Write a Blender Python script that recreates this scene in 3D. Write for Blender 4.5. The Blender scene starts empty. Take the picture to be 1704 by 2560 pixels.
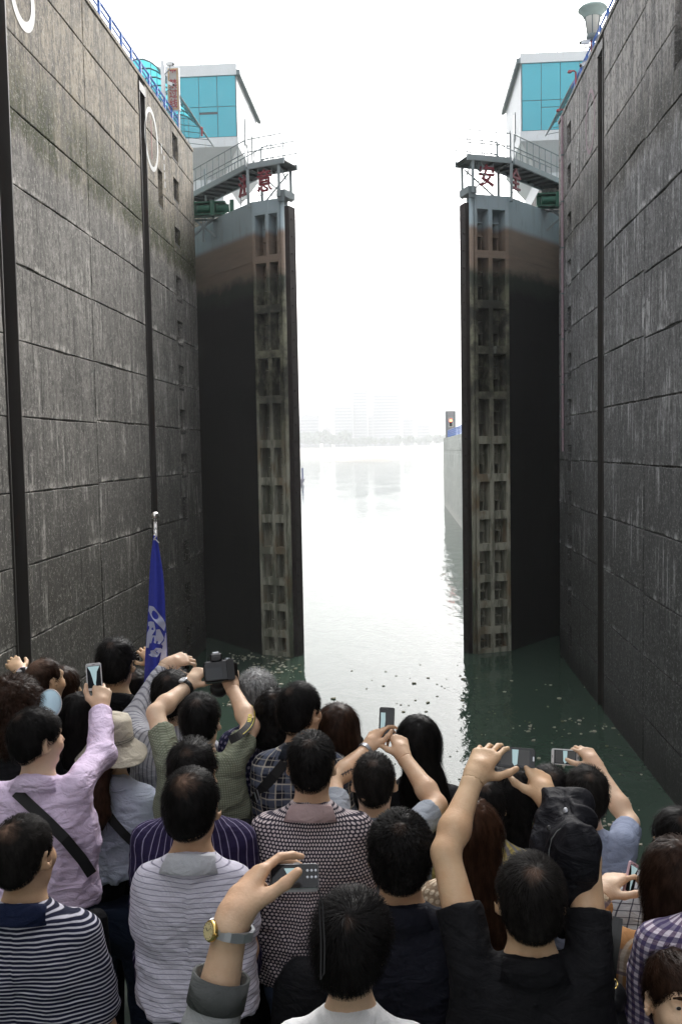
import bpy, math, random
import numpy as np
from mathutils import Vector, Matrix
sc = bpy.context.scene
col = sc.collection
rad = math.radians
# ------------------------------------------------------------------ camera, sky, sun, exposure
F = 2330.0; CX, CY = 852.0, 1280.0                      # focal length and centre in photo pixels
_a = Vector((1005-CX, CY-1122.0, -F)).normalized()       # lock axis seen from the camera
_vy = F*F/((CY-1122.0)-.018*(1005-CX))
_u = Vector((-.018*_vy, _vy, F)); _u = (_u-_a*_a.dot(_u)).normalized()
_r = _a.cross(_u)
RM = Matrix((_r, _a, _u))
EYE = Vector((0, 0, 10.26))
cam = bpy.data.cameras.new('camera'); camo = bpy.data.objects.new('camera', cam); col.objects.link(camo)
camo.matrix_world = Matrix.Translation(EYE) @ RM.to_4x4()
cam.sensor_fit = 'VERTICAL'; cam.sensor_height = 23.5; cam.lens = F/2560*23.5
cam.clip_start = .05; cam.clip_end = 9000
sc.camera = camo
sc.cycles.use_denoising = True
sc.cycles.max_bounces = 8; sc.cycles.volume_bounces = 1; sc.cycles.diffuse_bounces = 4
sc.cycles.caustics_reflective = False; sc.cycles.caustics_refractive = False
sc.view_settings.view_transform = 'Standard'; sc.view_settings.look = 'None'
sc.view_settings.gamma = 1; sc.view_settings.use_curve_mapping = False
sc.view_settings.exposure = 1.45
SUN_EL, SUN_AZ = 38, 22                                  # azimuth from +y towards +x
w = bpy.data.worlds.new('World'); sc.world = w; w.use_nodes = True
wn = w.node_tree; wn.nodes.clear()
sky = wn.nodes.new('ShaderNodeTexSky'); sky.sky_type = 'NISHITA'; sky.sun_disc = False
sky.sun_elevation = rad(SUN_EL); sky.sun_rotation = rad(SUN_AZ); sky.dust_density = 6; sky.air_density = 1.2; sky.ozone_density = 1
hs = wn.nodes.new('ShaderNodeHueSaturation'); hs.inputs['Saturation'].default_value = .16
bg = wn.nodes.new('ShaderNodeBackground'); bg.inputs['Strength'].default_value = .15
wo = wn.nodes.new('ShaderNodeOutputWorld')
wn.links.new(sky.outputs[0], hs.inputs['Color']); cl_ = wn.nodes.new('ShaderNodeMix'); cl_.data_type = 'RGBA'; cl_.inputs[0].default_value = .30; cl_.inputs[7].default_value = (5.0, 5.1, 5.25, 1)   # even cloud cover
wn.links.new(hs.outputs[0], cl_.inputs[6]); wn.links.new(cl_.outputs[2], bg.inputs[0]); wn.links.new(bg.outputs[0], wo.inputs[0])
sl = bpy.data.lights.new('sun', 'SUN'); sl.energy = .9; sl.angle = rad(35); sl.color = (1, .96, .9)
so = bpy.data.objects.new('sun', sl); col.objects.link(so)
sd = Vector((math.sin(rad(SUN_AZ))*math.cos(rad(SUN_EL)), math.cos(rad(SUN_AZ))*math.cos(rad(SUN_EL)), math.sin(rad(SUN_EL))))
so.rotation_euler = sd.to_track_quat('Z', 'Y').to_euler(); so.location = (30, 20, 60)

# ------------------------------------------------------------------ helpers
def ray(x, y): return RM @ Vector((x-CX, CY-y, -F))
def PY(x, y, Y):                                         # photo pixel -> point at distance Y along the lock
    d = ray(x, y); return EYE + d*(Y/d.y)
def PX(x, y, X):
    d = ray(x, y); return EYE + d*(X/d.x)
def PZ(x, y, Z):
    d = ray(x, y); return EYE + d*((Z-EYE.z)/d.z)
K = 1.0867
def DY(x, y, Y): return PY(x*K, y*K, Y)
def DX(x, y, X): return PX(x*K, y*K, X)
def DZ(x, y, Z): return PZ(x*K, y*K, Z)
def wloc(o):
    v = Vector((0, 0, 0))
    while o is not None: v = v + o.location; o = o.parent
    return v
def tag(o, label=None, cat=None, group=None, kind=None):
    if label: o['label'] = label
    if cat: o['category'] = cat
    if group: o['group'] = group
    if kind: o['kind'] = kind
    return o
def thing(name, label, cat, loc=(0, 0, 0), group=None):
    o = bpy.data.objects.new(name, None); col.objects.link(o); o.location = loc; o.empty_display_size = .1
    return tag(o, label, cat, group)
def link(name, me, mat, parent=None):
    o = bpy.data.objects.new(name, me); col.objects.link(o)
    if mat is not None: 
        me.materials.clear(); me.materials.append(mat)
    if parent is not None: o.parent = parent
    return o
def smooth(me): me.polygons.foreach_set('use_smooth', [True]*len(me.polygons))
def ortho(d):
    d = Vector(d).normalized(); up = Vector((0, 0, 1)) if abs(d.z) < .95 else Vector((0, 1, 0))
    x = d.cross(up).normalized(); return x, x.cross(d).normalized(), d
class MB:
    def __init__(s): s.v = []; s.f = []
    def add(s, vs, fs):
        b = len(s.v); s.v += [Vector(p) for p in vs]; s.f += [tuple(i+b for i in q) for q in fs]; return s
    def box(s, x0, x1, y0, y1, z0, z1, M=None):
        vs = [Vector((x, y, z)) for z in (z0, z1) for y in (y0, y1) for x in (x0, x1)]
        if M is not None: vs = [M @ p for p in vs]
        return s.add(vs, [(0, 2, 3, 1), (4, 5, 7, 6), (0, 1, 5, 4), (2, 6, 7, 3), (0, 4, 6, 2), (1, 3, 7, 5)])
    def bar(s, a, b, w, h=None):
        h = h or w; a = Vector(a); b = Vector(b); x, y, d = ortho(b-a)
        vs = [p+x*i*w/2+y*j*h/2 for p in (a, b) for (i, j) in ((-1, -1), (1, -1), (1, 1), (-1, 1))]
        return s.add(vs, [(3, 2, 1, 0), (4, 5, 6, 7), (0, 1, 5, 4), (1, 2, 6, 5), (2, 3, 7, 6), (3, 0, 4, 7)])
    def tube(s, pts, r, n=8, cap=True):
        pts = [Vector(p) for p in pts]; rr = r if isinstance(r, (list, tuple)) else [r]*len(pts)
        vs = []
        for i, p in enumerate(pts):
            d = pts[min(i+1, len(pts)-1)]-pts[max(i-1, 0)]; x, y, _ = ortho(d)
            vs += [p+(x*math.cos(2*math.pi*k/n)+y*math.sin(2*math.pi*k/n))*rr[i] for k in range(n)]
        fs = [(i*n+k, i*n+(k+1) % n, (i+1)*n+(k+1) % n, (i+1)*n+k) for i in range(len(pts)-1) for k in range(n)]
        if cap: fs += [tuple(range(n-1, -1, -1)), tuple(range((len(pts)-1)*n, len(pts)*n))]
        return s.add(vs, fs)
    def lathe(s, prof, c, n=20, ax=None):
        c = Vector(c); x, y, d = ortho(ax or (0, 0, 1))
        vs = [c+d*z+(x*math.cos(2*math.pi*k/n)+y*math.sin(2*math.pi*k/n))*r for r, z in prof for k in range(n)]
        fs = [(i*n+k, i*n+(k+1) % n, (i+1)*n+(k+1) % n, (i+1)*n+k) for i in range(len(prof)-1) for k in range(n)]
        return s.add(vs, fs)
    def prism(s, poly, off):                             # polygon (points) extruded by a vector
        n = len(poly); off = Vector(off); vs = [Vector(p) for p in poly]; vs += [p+off for p in vs]
        return s.add(vs, [tuple(range(n)), tuple(range(2*n-1, n-1, -1))]+[(i, i+n, (i+1) % n+n, (i+1) % n) for i in range(n)])
    def build(s, name, mat, parent=None, sm=False, fix=True):
        o0 = wloc(parent) if parent is not None else Vector((0, 0, 0))
        me = bpy.data.meshes.new(name); me.from_pydata([tuple(p-o0) for p in s.v], [], s.f)
        if fix:
            import bmesh
            bm = bmesh.new(); bm.from_mesh(me); bmesh.ops.recalc_face_normals(bm, faces=bm.faces); bm.to_mesh(me); bm.free()
        if sm: smooth(me)
        return link(name, me, mat, parent)
# ------------------------------------------------------------------ node helpers
def newmat(name):
    m = bpy.data.materials.new(name); m.use_nodes = True; nt = m.node_tree
    return m, nt, nt.nodes['Principled BSDF']
def setin(nt, sock, v):
    if isinstance(v, bpy.types.NodeSocket): nt.links.new(v, sock)
    elif v is not None:
        if hasattr(sock.default_value, '__len__') and hasattr(v, '__len__') and len(sock.default_value) == 4 and len(v) == 3: v = (*v, 1)
        sock.default_value = v
def nd(nt, t, ins=None, **props):
    n = nt.nodes.new(t)
    for k, v in props.items(): setattr(n, k, v)
    for k, v in (ins or {}).items(): setin(nt, n.inputs[k], v)
    return n
def mth(nt, op, a, b=None, c=None, clamp=False):
    n = nd(nt, 'ShaderNodeMath', {0: a, 1: b, 2: c}, operation=op); n.use_clamp = clamp; return n.outputs[0]
def mixc(nt, f, a, b, blend='MIX'):
    n = nt.nodes.new('ShaderNodeMix'); n.data_type = 'RGBA'; n.blend_type = blend
    setin(nt, n.inputs[0], f); setin(nt, n.inputs[6], a); setin(nt, n.inputs[7], b); return n.outputs[2]
def sstep(nt, v, a, b):                                  # smooth 0..1 between a and b
    return nd(nt, 'ShaderNodeMapRange', {'Value': v, 'From Min': a, 'From Max': b, 'To Min': 0, 'To Max': 1}, interpolation_type='SMOOTHSTEP').outputs[0]
def noise(nt, vec, scale, detail=4, rough=.55, dist=0):
    return nd(nt, 'ShaderNodeTexNoise', {'Vector': vec, 'Scale': scale, 'Detail': detail, 'Roughness': rough, 'Distortion': dist}).outputs[0]
def vscale(nt, vec, s): return nd(nt, 'ShaderNodeVectorMath', {0: vec, 1: s}, operation='MULTIPLY').outputs[0]
def bump(nt, b, h, strength, dist): 
    n = nd(nt, 'ShaderNodeBump', {'Height': h, 'Strength': strength, 'Distance': dist}); nt.links.new(n.outputs[0], b.inputs['Normal']); return n
def gpos(nt): return nd(nt, 'ShaderNodeNewGeometry').outputs['Position']
def opos(nt): return nd(nt, 'ShaderNodeTexCoord').outputs['Object']
def sep(nt, v): return nd(nt, 'ShaderNodeSeparateXYZ', {0: v}).outputs
def plain(name, c, rough=.6, metal=0, nz=.12, scale=6, spec=.4, emit=None, world=True):
    m, nt, b = newmat(name); v = gpos(nt) if world else opos(nt)
    n = noise(nt, v, scale, 5)
    k = mth(nt, 'MULTIPLY_ADD', n, 2*nz, 1-nz)
    cc = nd(nt, 'ShaderNodeVectorMath', {0: c[:3], 1: k}, operation='SCALE')
    nt.links.new(k, cc.inputs['Scale']); nt.links.new(cc.outputs[0], b.inputs['Base Color'])
    b.inputs['Roughness'].default_value = rough; b.inputs['Metallic'].default_value = metal; b.inputs['Specular IOR Level'].default_value = spec
    if emit: b.inputs['Emission Color'].default_value = (*c[:3], 1); b.inputs['Emission Strength'].default_value = emit
    return m
def painted(name, c, rust=(.11, .05, .025), amt=.5, rough=.5):   # paint with rust runs and dirt
    m, nt, b = newmat(name); v = gpos(nt)
    st = noise(nt, vscale(nt, v, (1.6, 1.6, .35)), 2.2, 6, .65)
    f = mth(nt, 'MULTIPLY', sstep(nt, st, .56, .74), amt)
    c1 = mixc(nt, f, c, rust)
    c2 = mixc(nt, mth(nt, 'MULTIPLY', noise(nt, v, .9, 5), .35), c1, tuple(x*.55 for x in c))
    nt.links.new(c2, b.inputs['Base Color']); b.inputs['Roughness'].default_value = rough
    bump(nt, b, noise(nt, v, 18, 4), .15, .01)
    return m
def concrete(name, top, mid, low, moss=(.036, .041, .006), zm=19.2, mossamt=1.0, wet=(.035, .034, .028), j0=.95, jp=2.08, pf=2.2):
    m, nt, b = newmat(name); v = gpos(nt); x, y, z = sep(nt, v)
    big = noise(nt, v, .35, 5, .6)
    med = noise(nt, vscale(nt, v, (1, 1.4, .5)), 1.1, 5, .6)
    zz = mth(nt, 'ADD', mth(nt, 'MULTIPLY_ADD', mth(nt, 'SUBTRACT', big, .5), 1.6, z), mth(nt, 'MULTIPLY', mth(nt, 'SUBTRACT', med, .5), 1.6))
    stv = noise(nt, vscale(nt, v, (1, 1.9, .16)), 1.7, 7, .68, .3)
    stf = noise(nt, vscale(nt, v, (1, 3.0, .20)), 1.5, 7, .72, .4)
    sp = noise(nt, vscale(nt, v, (1, 1, .7)), 6, 6, .8)
    grit = noise(nt, v, 11, 4, .85)
    c = mixc(nt, sstep(nt, zz, zm-.9, zm+.5), mid, top)
    c = mixc(nt, mth(nt, 'MULTIPLY', sstep(nt, med, .47, .58), .45), c, tuple(q*.55 for q in mid))
    c = mixc(nt, mth(nt, 'MULTIPLY', sstep(nt, big, .50, .66), mth(nt, 'MULTIPLY', sstep(nt, zz, zm+.3, zm-1.5), .5)), c, tuple(q*1.35 for q in mid))
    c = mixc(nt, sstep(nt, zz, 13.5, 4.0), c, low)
    rnd = nd(nt, 'ShaderNodeObjectInfo').outputs['Random']
    c = mixc(nt, mth(nt, 'MULTIPLY', mth(nt, 'SUBTRACT', 1, rnd), .30), c, tuple(q*.45 for q in mid))
    # dark runs and pale lime runs
    c = mixc(nt, mth(nt, 'MULTIPLY', sstep(nt, stv, .48, .60), .6), c, tuple(q*.36 for q in mid))
    pale = mth(nt, 'MULTIPLY', sstep(nt, stf, .50, .62), sstep(nt, noise(nt, v, .40, 4, .6), .46, .60))
    pale = mth(nt, 'MULTIPLY', pale, sstep(nt, zz, 1.5, 9))
    pale = mth(nt, 'MULTIPLY', pale, mth(nt, 'MULTIPLY_ADD', sstep(nt, zz, zm+.6, zm-.6), .75, .15))
    c = mixc(nt, pale, c, tuple(min(1, q*pf) for q in mid))
    # moss belt at the high water mark
    mb = mth(nt, 'MULTIPLY', sstep(nt, zz, zm-.5, zm+.1), sstep(nt, zz, zm+2.9, zm+.6))
    mb = mth(nt, 'MULTIPLY', mb, mth(nt, 'MULTIPLY_ADD', sstep(nt, noise(nt, vscale(nt, v, (1, 1, .4)), 1.2, 5, .65), .36, .52), .65, .35))
    c = mixc(nt, mth(nt, 'MULTIPLY', mb, mossamt), c, moss)
    # lime crust hanging on the lift joints
    jt = mth(nt, 'FRACT', mth(nt, 'ADD', mth(nt, 'DIVIDE', mth(nt, 'SUBTRACT', mth(nt, 'MULTIPLY_ADD', noise(nt, v, 2.2, 4), .22, z), j0+.11), jp), 10))
    cr = mth(nt, 'MULTIPLY', sstep(nt, jt, .13, .02), mth(nt, 'MULTIPLY', sstep(nt, noise(nt, vscale(nt, v, (1, 1, .6)), 1.3, 6, .7), .50, .62), sstep(nt, zz, zm+.5, zm-.8)))
    cr = mth(nt, 'MULTIPLY', cr, sstep(nt, zz, .8, 6))
    c = mixc(nt, mth(nt, 'MULTIPLY', cr, .7), c, tuple(min(1, q*3.4) for q in mid))
    # grit, shutter lines
    c = mixc(nt, mth(nt, 'MULTIPLY', sstep(nt, grit, .53, .64), .55), c, tuple(min(1, q*2.6+.02) for q in mid))
    c = mixc(nt, mth(nt, 'MULTIPLY', sstep(nt, sp, .52, .40), .75), c, tuple(q*.32 for q in mid))
    lf = mth(nt, 'FRACT', mth(nt, 'DIVIDE', mth(nt, 'ADD', y, mth(nt, 'MULTIPLY', mth(nt, 'FLOOR', mth(nt, 'DIVIDE', z, 2.08)), .53)), 1.72))
    ln = mth(nt, 'MULTIPLY', sstep(nt, lf, .018, .004), sstep(nt, noise(nt, v, .5, 3), .40, .5))
    c = mixc(nt, mth(nt, 'MULTIPLY', ln, .65), c, tuple(q*.25 for q in mid))
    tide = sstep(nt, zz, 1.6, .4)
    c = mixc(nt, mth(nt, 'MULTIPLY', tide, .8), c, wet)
    nt.links.new(c, b.inputs['Base Color'])
    rr = mth(nt, 'MULTIPLY_ADD', sstep(nt, zz, 3, 12), .25, .6)
    nt.links.new(rr, b.inputs['Roughness']); b.inputs['Specular IOR Level'].default_value = .3
    h = mth(nt, 'ADD', mth(nt, 'MULTIPLY', sp, .6), mth(nt, 'ADD', mth(nt, 'MULTIPLY', grit, .35), mth(nt, 'MULTIPLY', ln, -.8)))
    bump(nt, b, h, .7, .05)
    return m
M = {}
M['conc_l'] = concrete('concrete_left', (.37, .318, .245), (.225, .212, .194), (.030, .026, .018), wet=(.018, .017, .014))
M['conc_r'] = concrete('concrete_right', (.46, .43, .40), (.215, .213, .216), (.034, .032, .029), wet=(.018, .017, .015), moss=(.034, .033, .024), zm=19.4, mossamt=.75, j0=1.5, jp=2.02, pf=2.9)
M['conc_p'] = concrete('concrete_pale', (.72, .72, .68), (.68, .68, .64), (.62, .62, .57), zm=60, mossamt=0, wet=(.55, .54, .5))
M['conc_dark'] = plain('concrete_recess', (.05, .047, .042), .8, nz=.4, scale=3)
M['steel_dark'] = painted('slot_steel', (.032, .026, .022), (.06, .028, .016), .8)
M['blue'] = plain('blue_rail_paint', (.05, .16, .52), .45)
M['white'] = painted('white_cladding', (.72, .74, .76), (.35, .24, .15), .25, .45)
M['whitepaint'] = plain('white_paint', (.56, .56, .54), .6, nz=.2, scale=9)
M['pinkpaint'] = plain('faded_red_paint', (.36, .26, .29), .7, nz=.25, scale=9)
M['redpaint'] = plain('faded_red_line', (.30, .12, .12), .7, nz=.35, scale=12)
M['grey'] = painted('grey_steel', (.17, .205, .215), (.16, .10, .07), .35)
M['greysteel'] = painted('light_steel', (.25, .29, .30), (.2, .13, .1), .3)
M['green'] = painted('green_machine_paint', (.018, .12, .075), (.05, .03, .02), .4)
M['red'] = plain('sign_red', (.20, .022, .035), .5)
M['maroon'] = plain('lamp_red', (.33, .06, .07), .5)
M['gold'] = plain('sign_gold', (.52, .36, .20), .6, nz=.1)
M['signgrey'] = plain('sign_grey', (.42, .40, .38), .6, nz=.1)
M['black'] = plain('black_rubber', (.012, .012, .013), .5)
M['blackgloss'] = plain('black_plastic', (.012, .012, .014), .25)
M['chrome'] = plain('steel_bright', (.62, .60, .58), .22, 1, nz=.05)
def glassy(name, c, rough=.08):
    m, nt, b = newmat(name); v = gpos(nt)
    cc = mixc(nt, noise(nt, v, .25, 3), tuple(x*.92 for x in c), tuple(min(1, x*1.08) for x in c))
    nt.links.new(cc, b.inputs['Base Color']); b.inputs['Roughness'].default_value = rough; b.inputs['Specular IOR Level'].default_value = .7
    return m
M['teal'] = glassy('teal_glass', (.055, .40, .50))
M['dkglass'] = glassy('dark_glass', (.04, .06, .07))
m, nt, b = newmat('teal_sheet'); M['canopy'] = m
b.inputs['Base Color'].default_value = (.13, .55, .63, 1); b.inputs['Roughness'].default_value = .3
tr = nd(nt, 'ShaderNodeBsdfTranslucent', {'Color': (.13, .6, .68, 1)}); mx = nd(nt, 'ShaderNodeMixShader', {0: .6, 1: b.outputs[0], 2: tr.outputs[0]})
nt.links.new(mx.outputs[0], nt.nodes['Material Output'].inputs[0])
# gate steel: paint on top, silt below, slime, then rust and scale
def gatemat(name, dark):
    m, nt, b = newmat(name); v = gpos(nt); x, y, z = sep(nt, v)
    big = noise(nt, v, .8, 6, .65); st = noise(nt, vscale(nt, v, (1.5, 1.5, .25)), 2, 6, .65)
    zz = mth(nt, 'MULTIPLY_ADD', mth(nt, 'SUBTRACT', big, .5), 1.2, z)
    pc = mixc(nt, mth(nt, 'MULTIPLY', sstep(nt, st, .5, .75), .5), (.33, .40, .435), (.20, .20, .18))
    silt = mixc(nt, noise(nt, vscale(nt, v, (.4, .4, 3)), 1.6, 5, .6), (.27, .20, .15), (.17, .13, .105))
    c = mixc(nt, sstep(nt, z, 20.75, 21.15), silt, pc)
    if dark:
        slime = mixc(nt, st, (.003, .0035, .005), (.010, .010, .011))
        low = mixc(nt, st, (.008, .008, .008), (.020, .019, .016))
    else:
        slime = mixc(nt, sstep(nt, big, .40, .68), (.035, .035, .027), (.22, .215, .15))
        slime = mixc(nt, mth(nt, 'MULTIPLY', sstep(nt, st, .60, .74), .6), slime, (.26, .28, .24))
        low = mixc(nt, sstep(nt, st, .42, .58), (.22, .22, .17), (.48, .46, .37)); low = mixc(nt, mth(nt, 'MULTIPLY', sstep(nt, noise(nt, vscale(nt, v, (1, 1, .4)), 1.1, 5), .5, .7), .8), low, (.26, .175, .10))
    slime = mixc(nt, mth(nt, 'MULTIPLY', sstep(nt, zz, 17.6, 18.6), .5), slime, (.05, .065, .045))
    c = mixc(nt, sstep(nt, zz, 18.5, 19.2), slime, c)
    c = mixc(nt, sstep(nt, zz, 14.0, 8.0), c, low)
    nt.links.new(c, b.inputs['Base Color']); b.inputs['Roughness'].default_value = .7; b.inputs['Specular IOR Level'].default_value = .25
    bump(nt, b, mth(nt, 'ADD', big, noise(nt, v, 14, 5)), .4, .03)
    return m
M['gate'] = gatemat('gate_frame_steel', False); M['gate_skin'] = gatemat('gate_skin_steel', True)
M['gate_edge'] = plain('rusty_edge_steel', (.026, .018, .016), .75, nz=.5, scale=4)
# ------------------------------------------------------------------ water, river bed side, far bank
XL, XR, ZT = -10.4, 7.6, 25.5
m, nt, b = newmat('river_water'); v = gpos(nt)
n1 = noise(nt, vscale(nt, v, (1, .55, 1)), .55, 3, .5, .6); n2 = noise(nt, vscale(nt, v, (1, .7, 1)), 3.2, 3, .5, .4)
b.inputs['Base Color'].default_value = (.046, .076, .056, 1); b.inputs['Roughness'].default_value = .045; b.inputs['IOR'].default_value = 1.333
calm = sstep(nt, noise(nt, vscale(nt, v, (1, .4, 1)), .09, 3), .35, .65)
bump(nt, b, mth(nt, 'ADD', n1, mth(nt, 'MULTIPLY', n2, .22)), mth(nt, 'MULTIPLY_ADD', calm, .10, .06), .5)
M['water'] = m
wm = MB(); wm.add([(-2600, -120, 0), (2600, -120, 0), (2600, 1520, 0), (-2600, 1520, 0)], [(0, 1, 2, 3)])
tag(wm.build('water', M['water']), kind='structure')
M['bank'] = plain('river_bank_mud', (.30, .28, .25), .9, nz=.3, scale=.02)
bm_ = MB(); xs = np.linspace(-4200, 4200, 53); ys = [1450, 1500, 1560, 1640, 1720, 1800, 1950, 2250, 3000, 5200]; zs = [-2, 1.2, 4, 7, 11, 15, 16, 17, 18, 20]
rng = np.random.default_rng(3)
bm_.add([(x, yy+(0 if j in (0, 9) else rng.uniform(-12, 12)), zz*(1+rng.uniform(-.12, .12))-.03*max(0, x-90)*(j > 0)*(j < 6)*.12) for j, (yy, zz) in enumerate(zip(ys, zs)) for x in xs],
        [(j*53+i, j*53+i+1, (j+1)*53+i+1, (j+1)*53+i) for j in range(9) for i in range(52)])
tag(bm_.build('terrain', M['bank'], sm=True), kind='structure')
bm_ = MB(); pts = [(-76, -2), (-60, 1.3), (-44, 2.0), (-25, 2.4), (-12, 2.2), (-4, .2)]
bm_.add([(x+rng.uniform(-2, 2), 860+dy, z*(1 if dy == 0 else 0)-.1) for dy in (-8, 0, 9) for x, z in pts], [(j*6+i, j*6+i+1, j*6+i+7, j*6+i+6) for j in range(2) for i in range(5)])
tag(bm_.build('gravel_bar', M['bank'], sm=True), kind='structure')
# ------------------------------------------------------------------ lock walls, block by block
def block_mesh(X, inward, y0, y1, z0, z1, rg, rough=.03):
    g = .011
    a = [(y0+g, z0+g), (y1-g, z0+g), (y1-g, z1-g), (y0+g, z1-g)]; poly = []
    for i in range(4):
        p, q = a[i], a[(i+1) % 4]; n = 7 if abs(p[0]-q[0]) > .1 else 4
        for k in range(n):
            t = k/n; e = rg.uniform(0, rough) if k else 0
            if k and rg.random() < .15: e *= 2.2
            nx = (-(q[1]-p[1]), q[0]-p[0]); L = math.hypot(*nx)
            poly.append((p[0]+(q[0]-p[0])*t+nx[0]/L*e, p[1]+(q[1]-p[1])*t+nx[1]/L*e))
    off = rg.uniform(0, .012); n = len(poly); cy = (y0+y1)/2; cz = (z0+z1)/2; mb = MB()
    ins = [(p[0]+(cy-p[0])*.012, p[1]+(cz-p[1])*.018) for p in poly]
    mb.add([(X+inward*off, p[0], p[1]) for p in ins]+[(X+inward*(off+.012), p[0], p[1]) for p in poly]+[(X+inward*.075, p[0], p[1]) for p in poly],
           [tuple(range(n))]+[(j*n+i, j*n+(i+1) % n, (j+1)*n+(i+1) % n, (j+1)*n+i) for j in range(2) for i in range(n)])
    return mb
def lock_wall(X, sgn, label, mat, slots, ybreaks, zlines, holes, thick=9, yend=47.9, y0=-30):
    # sgn = direction into the concrete (-1 left wall, +1 right wall)
    rg = random.Random(5 if sgn < 0 else 9)
    root = thing('lock_wall', label, 'wall', (X, 20, 0))
    core = MB(); c0 = X+sgn*.075
    segs = []; cur = y0
    for (s0, s1) in slots: segs.append((cur, s0)); cur = s1
    segs.append((cur, yend))
    hs_ = sorted(holes)
    # core of the wall, left hollow at slots (steel lined) and at niches (strip with gaps)
    for (a_, b_) in segs:
        xs_ = [a_]+[q for h in sorted({(h[0], h[1]) for h in hs_ if a_ < h[0] < b_}) for q in h]+[b_]
        for i in range(len(xs_)-1):
            p, q = xs_[i], xs_[i+1]
            zh = sorted([(h[2], h[3]) for h in hs_ if abs(h[0]-p) < 1e-6 and abs(h[1]-q) < 1e-6])
            zc = -8
            for (h0, h1) in zh:
                core.box(min(c0, X+sgn*.8), max(c0, X+sgn*.8), p, q, zc, h0); zc = h1
            core.box(min(c0, X+sgn*.8), max(c0, X+sgn*.8), p, q, zc, ZT)
    core.box(min(X+sgn*.8, X+sgn*thick), max(X+sgn*.8, X+sgn*thick), y0, yend, -8, ZT)
    core.build('wall_core', mat, root, fix=False)
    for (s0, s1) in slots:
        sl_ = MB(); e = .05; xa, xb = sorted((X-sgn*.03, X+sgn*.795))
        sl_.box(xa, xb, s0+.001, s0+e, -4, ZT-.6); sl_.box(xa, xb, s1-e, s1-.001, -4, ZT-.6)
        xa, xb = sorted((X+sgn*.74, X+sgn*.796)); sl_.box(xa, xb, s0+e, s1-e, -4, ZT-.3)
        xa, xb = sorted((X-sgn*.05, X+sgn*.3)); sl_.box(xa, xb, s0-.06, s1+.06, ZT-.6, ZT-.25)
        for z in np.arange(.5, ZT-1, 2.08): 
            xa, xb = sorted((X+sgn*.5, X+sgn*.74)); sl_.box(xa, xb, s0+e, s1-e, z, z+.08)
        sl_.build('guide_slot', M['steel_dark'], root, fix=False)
    # face blocks
    for i in range(len(ybreaks)-1):
        p, q = ybreaks[i], ybreaks[i+1]
        for (s0, s1) in slots:
            if abs(p-(s0+s1)/2) < .6: p = s1
            if abs(q-(s0+s1)/2) < .6: q = s0
        zl = [-3]+[z+rg.uniform(-.07, .07) for z in zlines]+[ZT-.02]
        for j in range(len(zl)-1):
            if zl[j+1]-zl[j] < .3: continue
            cuts = [h for h in holes if h[0] >= p-1e-3 and h[1] <= q+1e-3 and h[3] > zl[j] and h[2] < zl[j+1]]
            if not cuts:
                block_mesh(X, sgn, p, q, zl[j], zl[j+1], rg).build('concrete_block', mat, root)
            else:                                        # block split round its niche
                h0, h1 = cuts[0][0], cuts[0][1]
                for (pa, pb) in ((p, h0), (h1, q)):
                    if pb-pa > .25: block_mesh(X, sgn, pa, pb, zl[j], zl[j+1], rg, .02).build('concrete_block', mat, root)
                zc = zl[j]
                for h in sorted(cuts, key=lambda h: h[2]):
                    if h[2]-zc > .12: block_mesh(X, sgn, h0-.03, h1+.03, zc, h[2], rg, .0).build('concrete_block', mat, root)
                    zc = h[3]
                if zl[j+1]-zc > .12: block_mesh(X, sgn, h0-.03, h1+.03, zc, zl[j+1], rg, .0).build('concrete_block', mat, root)
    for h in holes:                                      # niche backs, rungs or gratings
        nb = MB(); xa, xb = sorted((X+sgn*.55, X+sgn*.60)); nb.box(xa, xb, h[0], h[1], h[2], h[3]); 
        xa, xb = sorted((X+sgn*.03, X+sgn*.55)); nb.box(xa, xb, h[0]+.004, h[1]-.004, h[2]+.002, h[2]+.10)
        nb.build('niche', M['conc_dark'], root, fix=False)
        if h[4]:
            gr = MB(); xg = X+sgn*.12
            for k in range(4):
                yy = h[0]+(k+.5)*(h[1]-h[0])/4; gr.tube([(xg, yy, h[2]+.1), (xg, yy, h[3])], .018, 5)
            for k in range(int((h[3]-h[2])/.35)):
                zz_ = h[2]+.3+k*.35; gr.tube([(xg+sgn*.03, h[0], zz_), (xg+sgn*.03, h[1], zz_)], .016, 5)
            gr.build('grating', M['steel_dark'], root, fix=False)
    cp = MB(); xa, xb = sorted((X-sgn*.03, X+sgn*thick)); cp.box(xa, xb, y0, yend+.03, ZT+.002, ZT+.14); cp.build('coping', mat, root)
    return root
def nic(X, x0, y0, x1, y1, g=False):                     # niche from two opposite corners in photo pixels
    p = PX(x0, y0, X); q = PX(x1, y1, X); return [min(p.y, q.y), max(p.y, q.y), min(p.z, q.z), max(p.z, q.z), g]
lad = [];
yl0, yl1 = PX(431, 345, XL).y, PX(444, 345, XL).y
for (ya, yb, g) in ((337, 400, 1), (445, 500, 1), (565, 608, 1)): 
    z1_, z0_ = PX(437, ya, XL).z, PX(437, yb, XL).z; lad.append([yl0, yl1, z0_, z1_, g])
zz_ = lad[-1][2]-2.6
while zz_ > .6: lad.append([yl0, yl1, zz_, zz_+1.15, 0]); zz_ -= 2.08
side = nic(XL, 395, 420, 409, 525); lad.append(side)
ZL = [.95+2.08*k for k in range(12)]
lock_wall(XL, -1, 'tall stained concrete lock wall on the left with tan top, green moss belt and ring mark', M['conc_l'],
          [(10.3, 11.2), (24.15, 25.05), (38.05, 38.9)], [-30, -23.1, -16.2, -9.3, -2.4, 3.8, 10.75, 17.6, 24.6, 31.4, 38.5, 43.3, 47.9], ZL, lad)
rl = []
yr0, yr1 = PX(1416, 340, XR).y-.9, PX(1416, 340, XR).y
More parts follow.
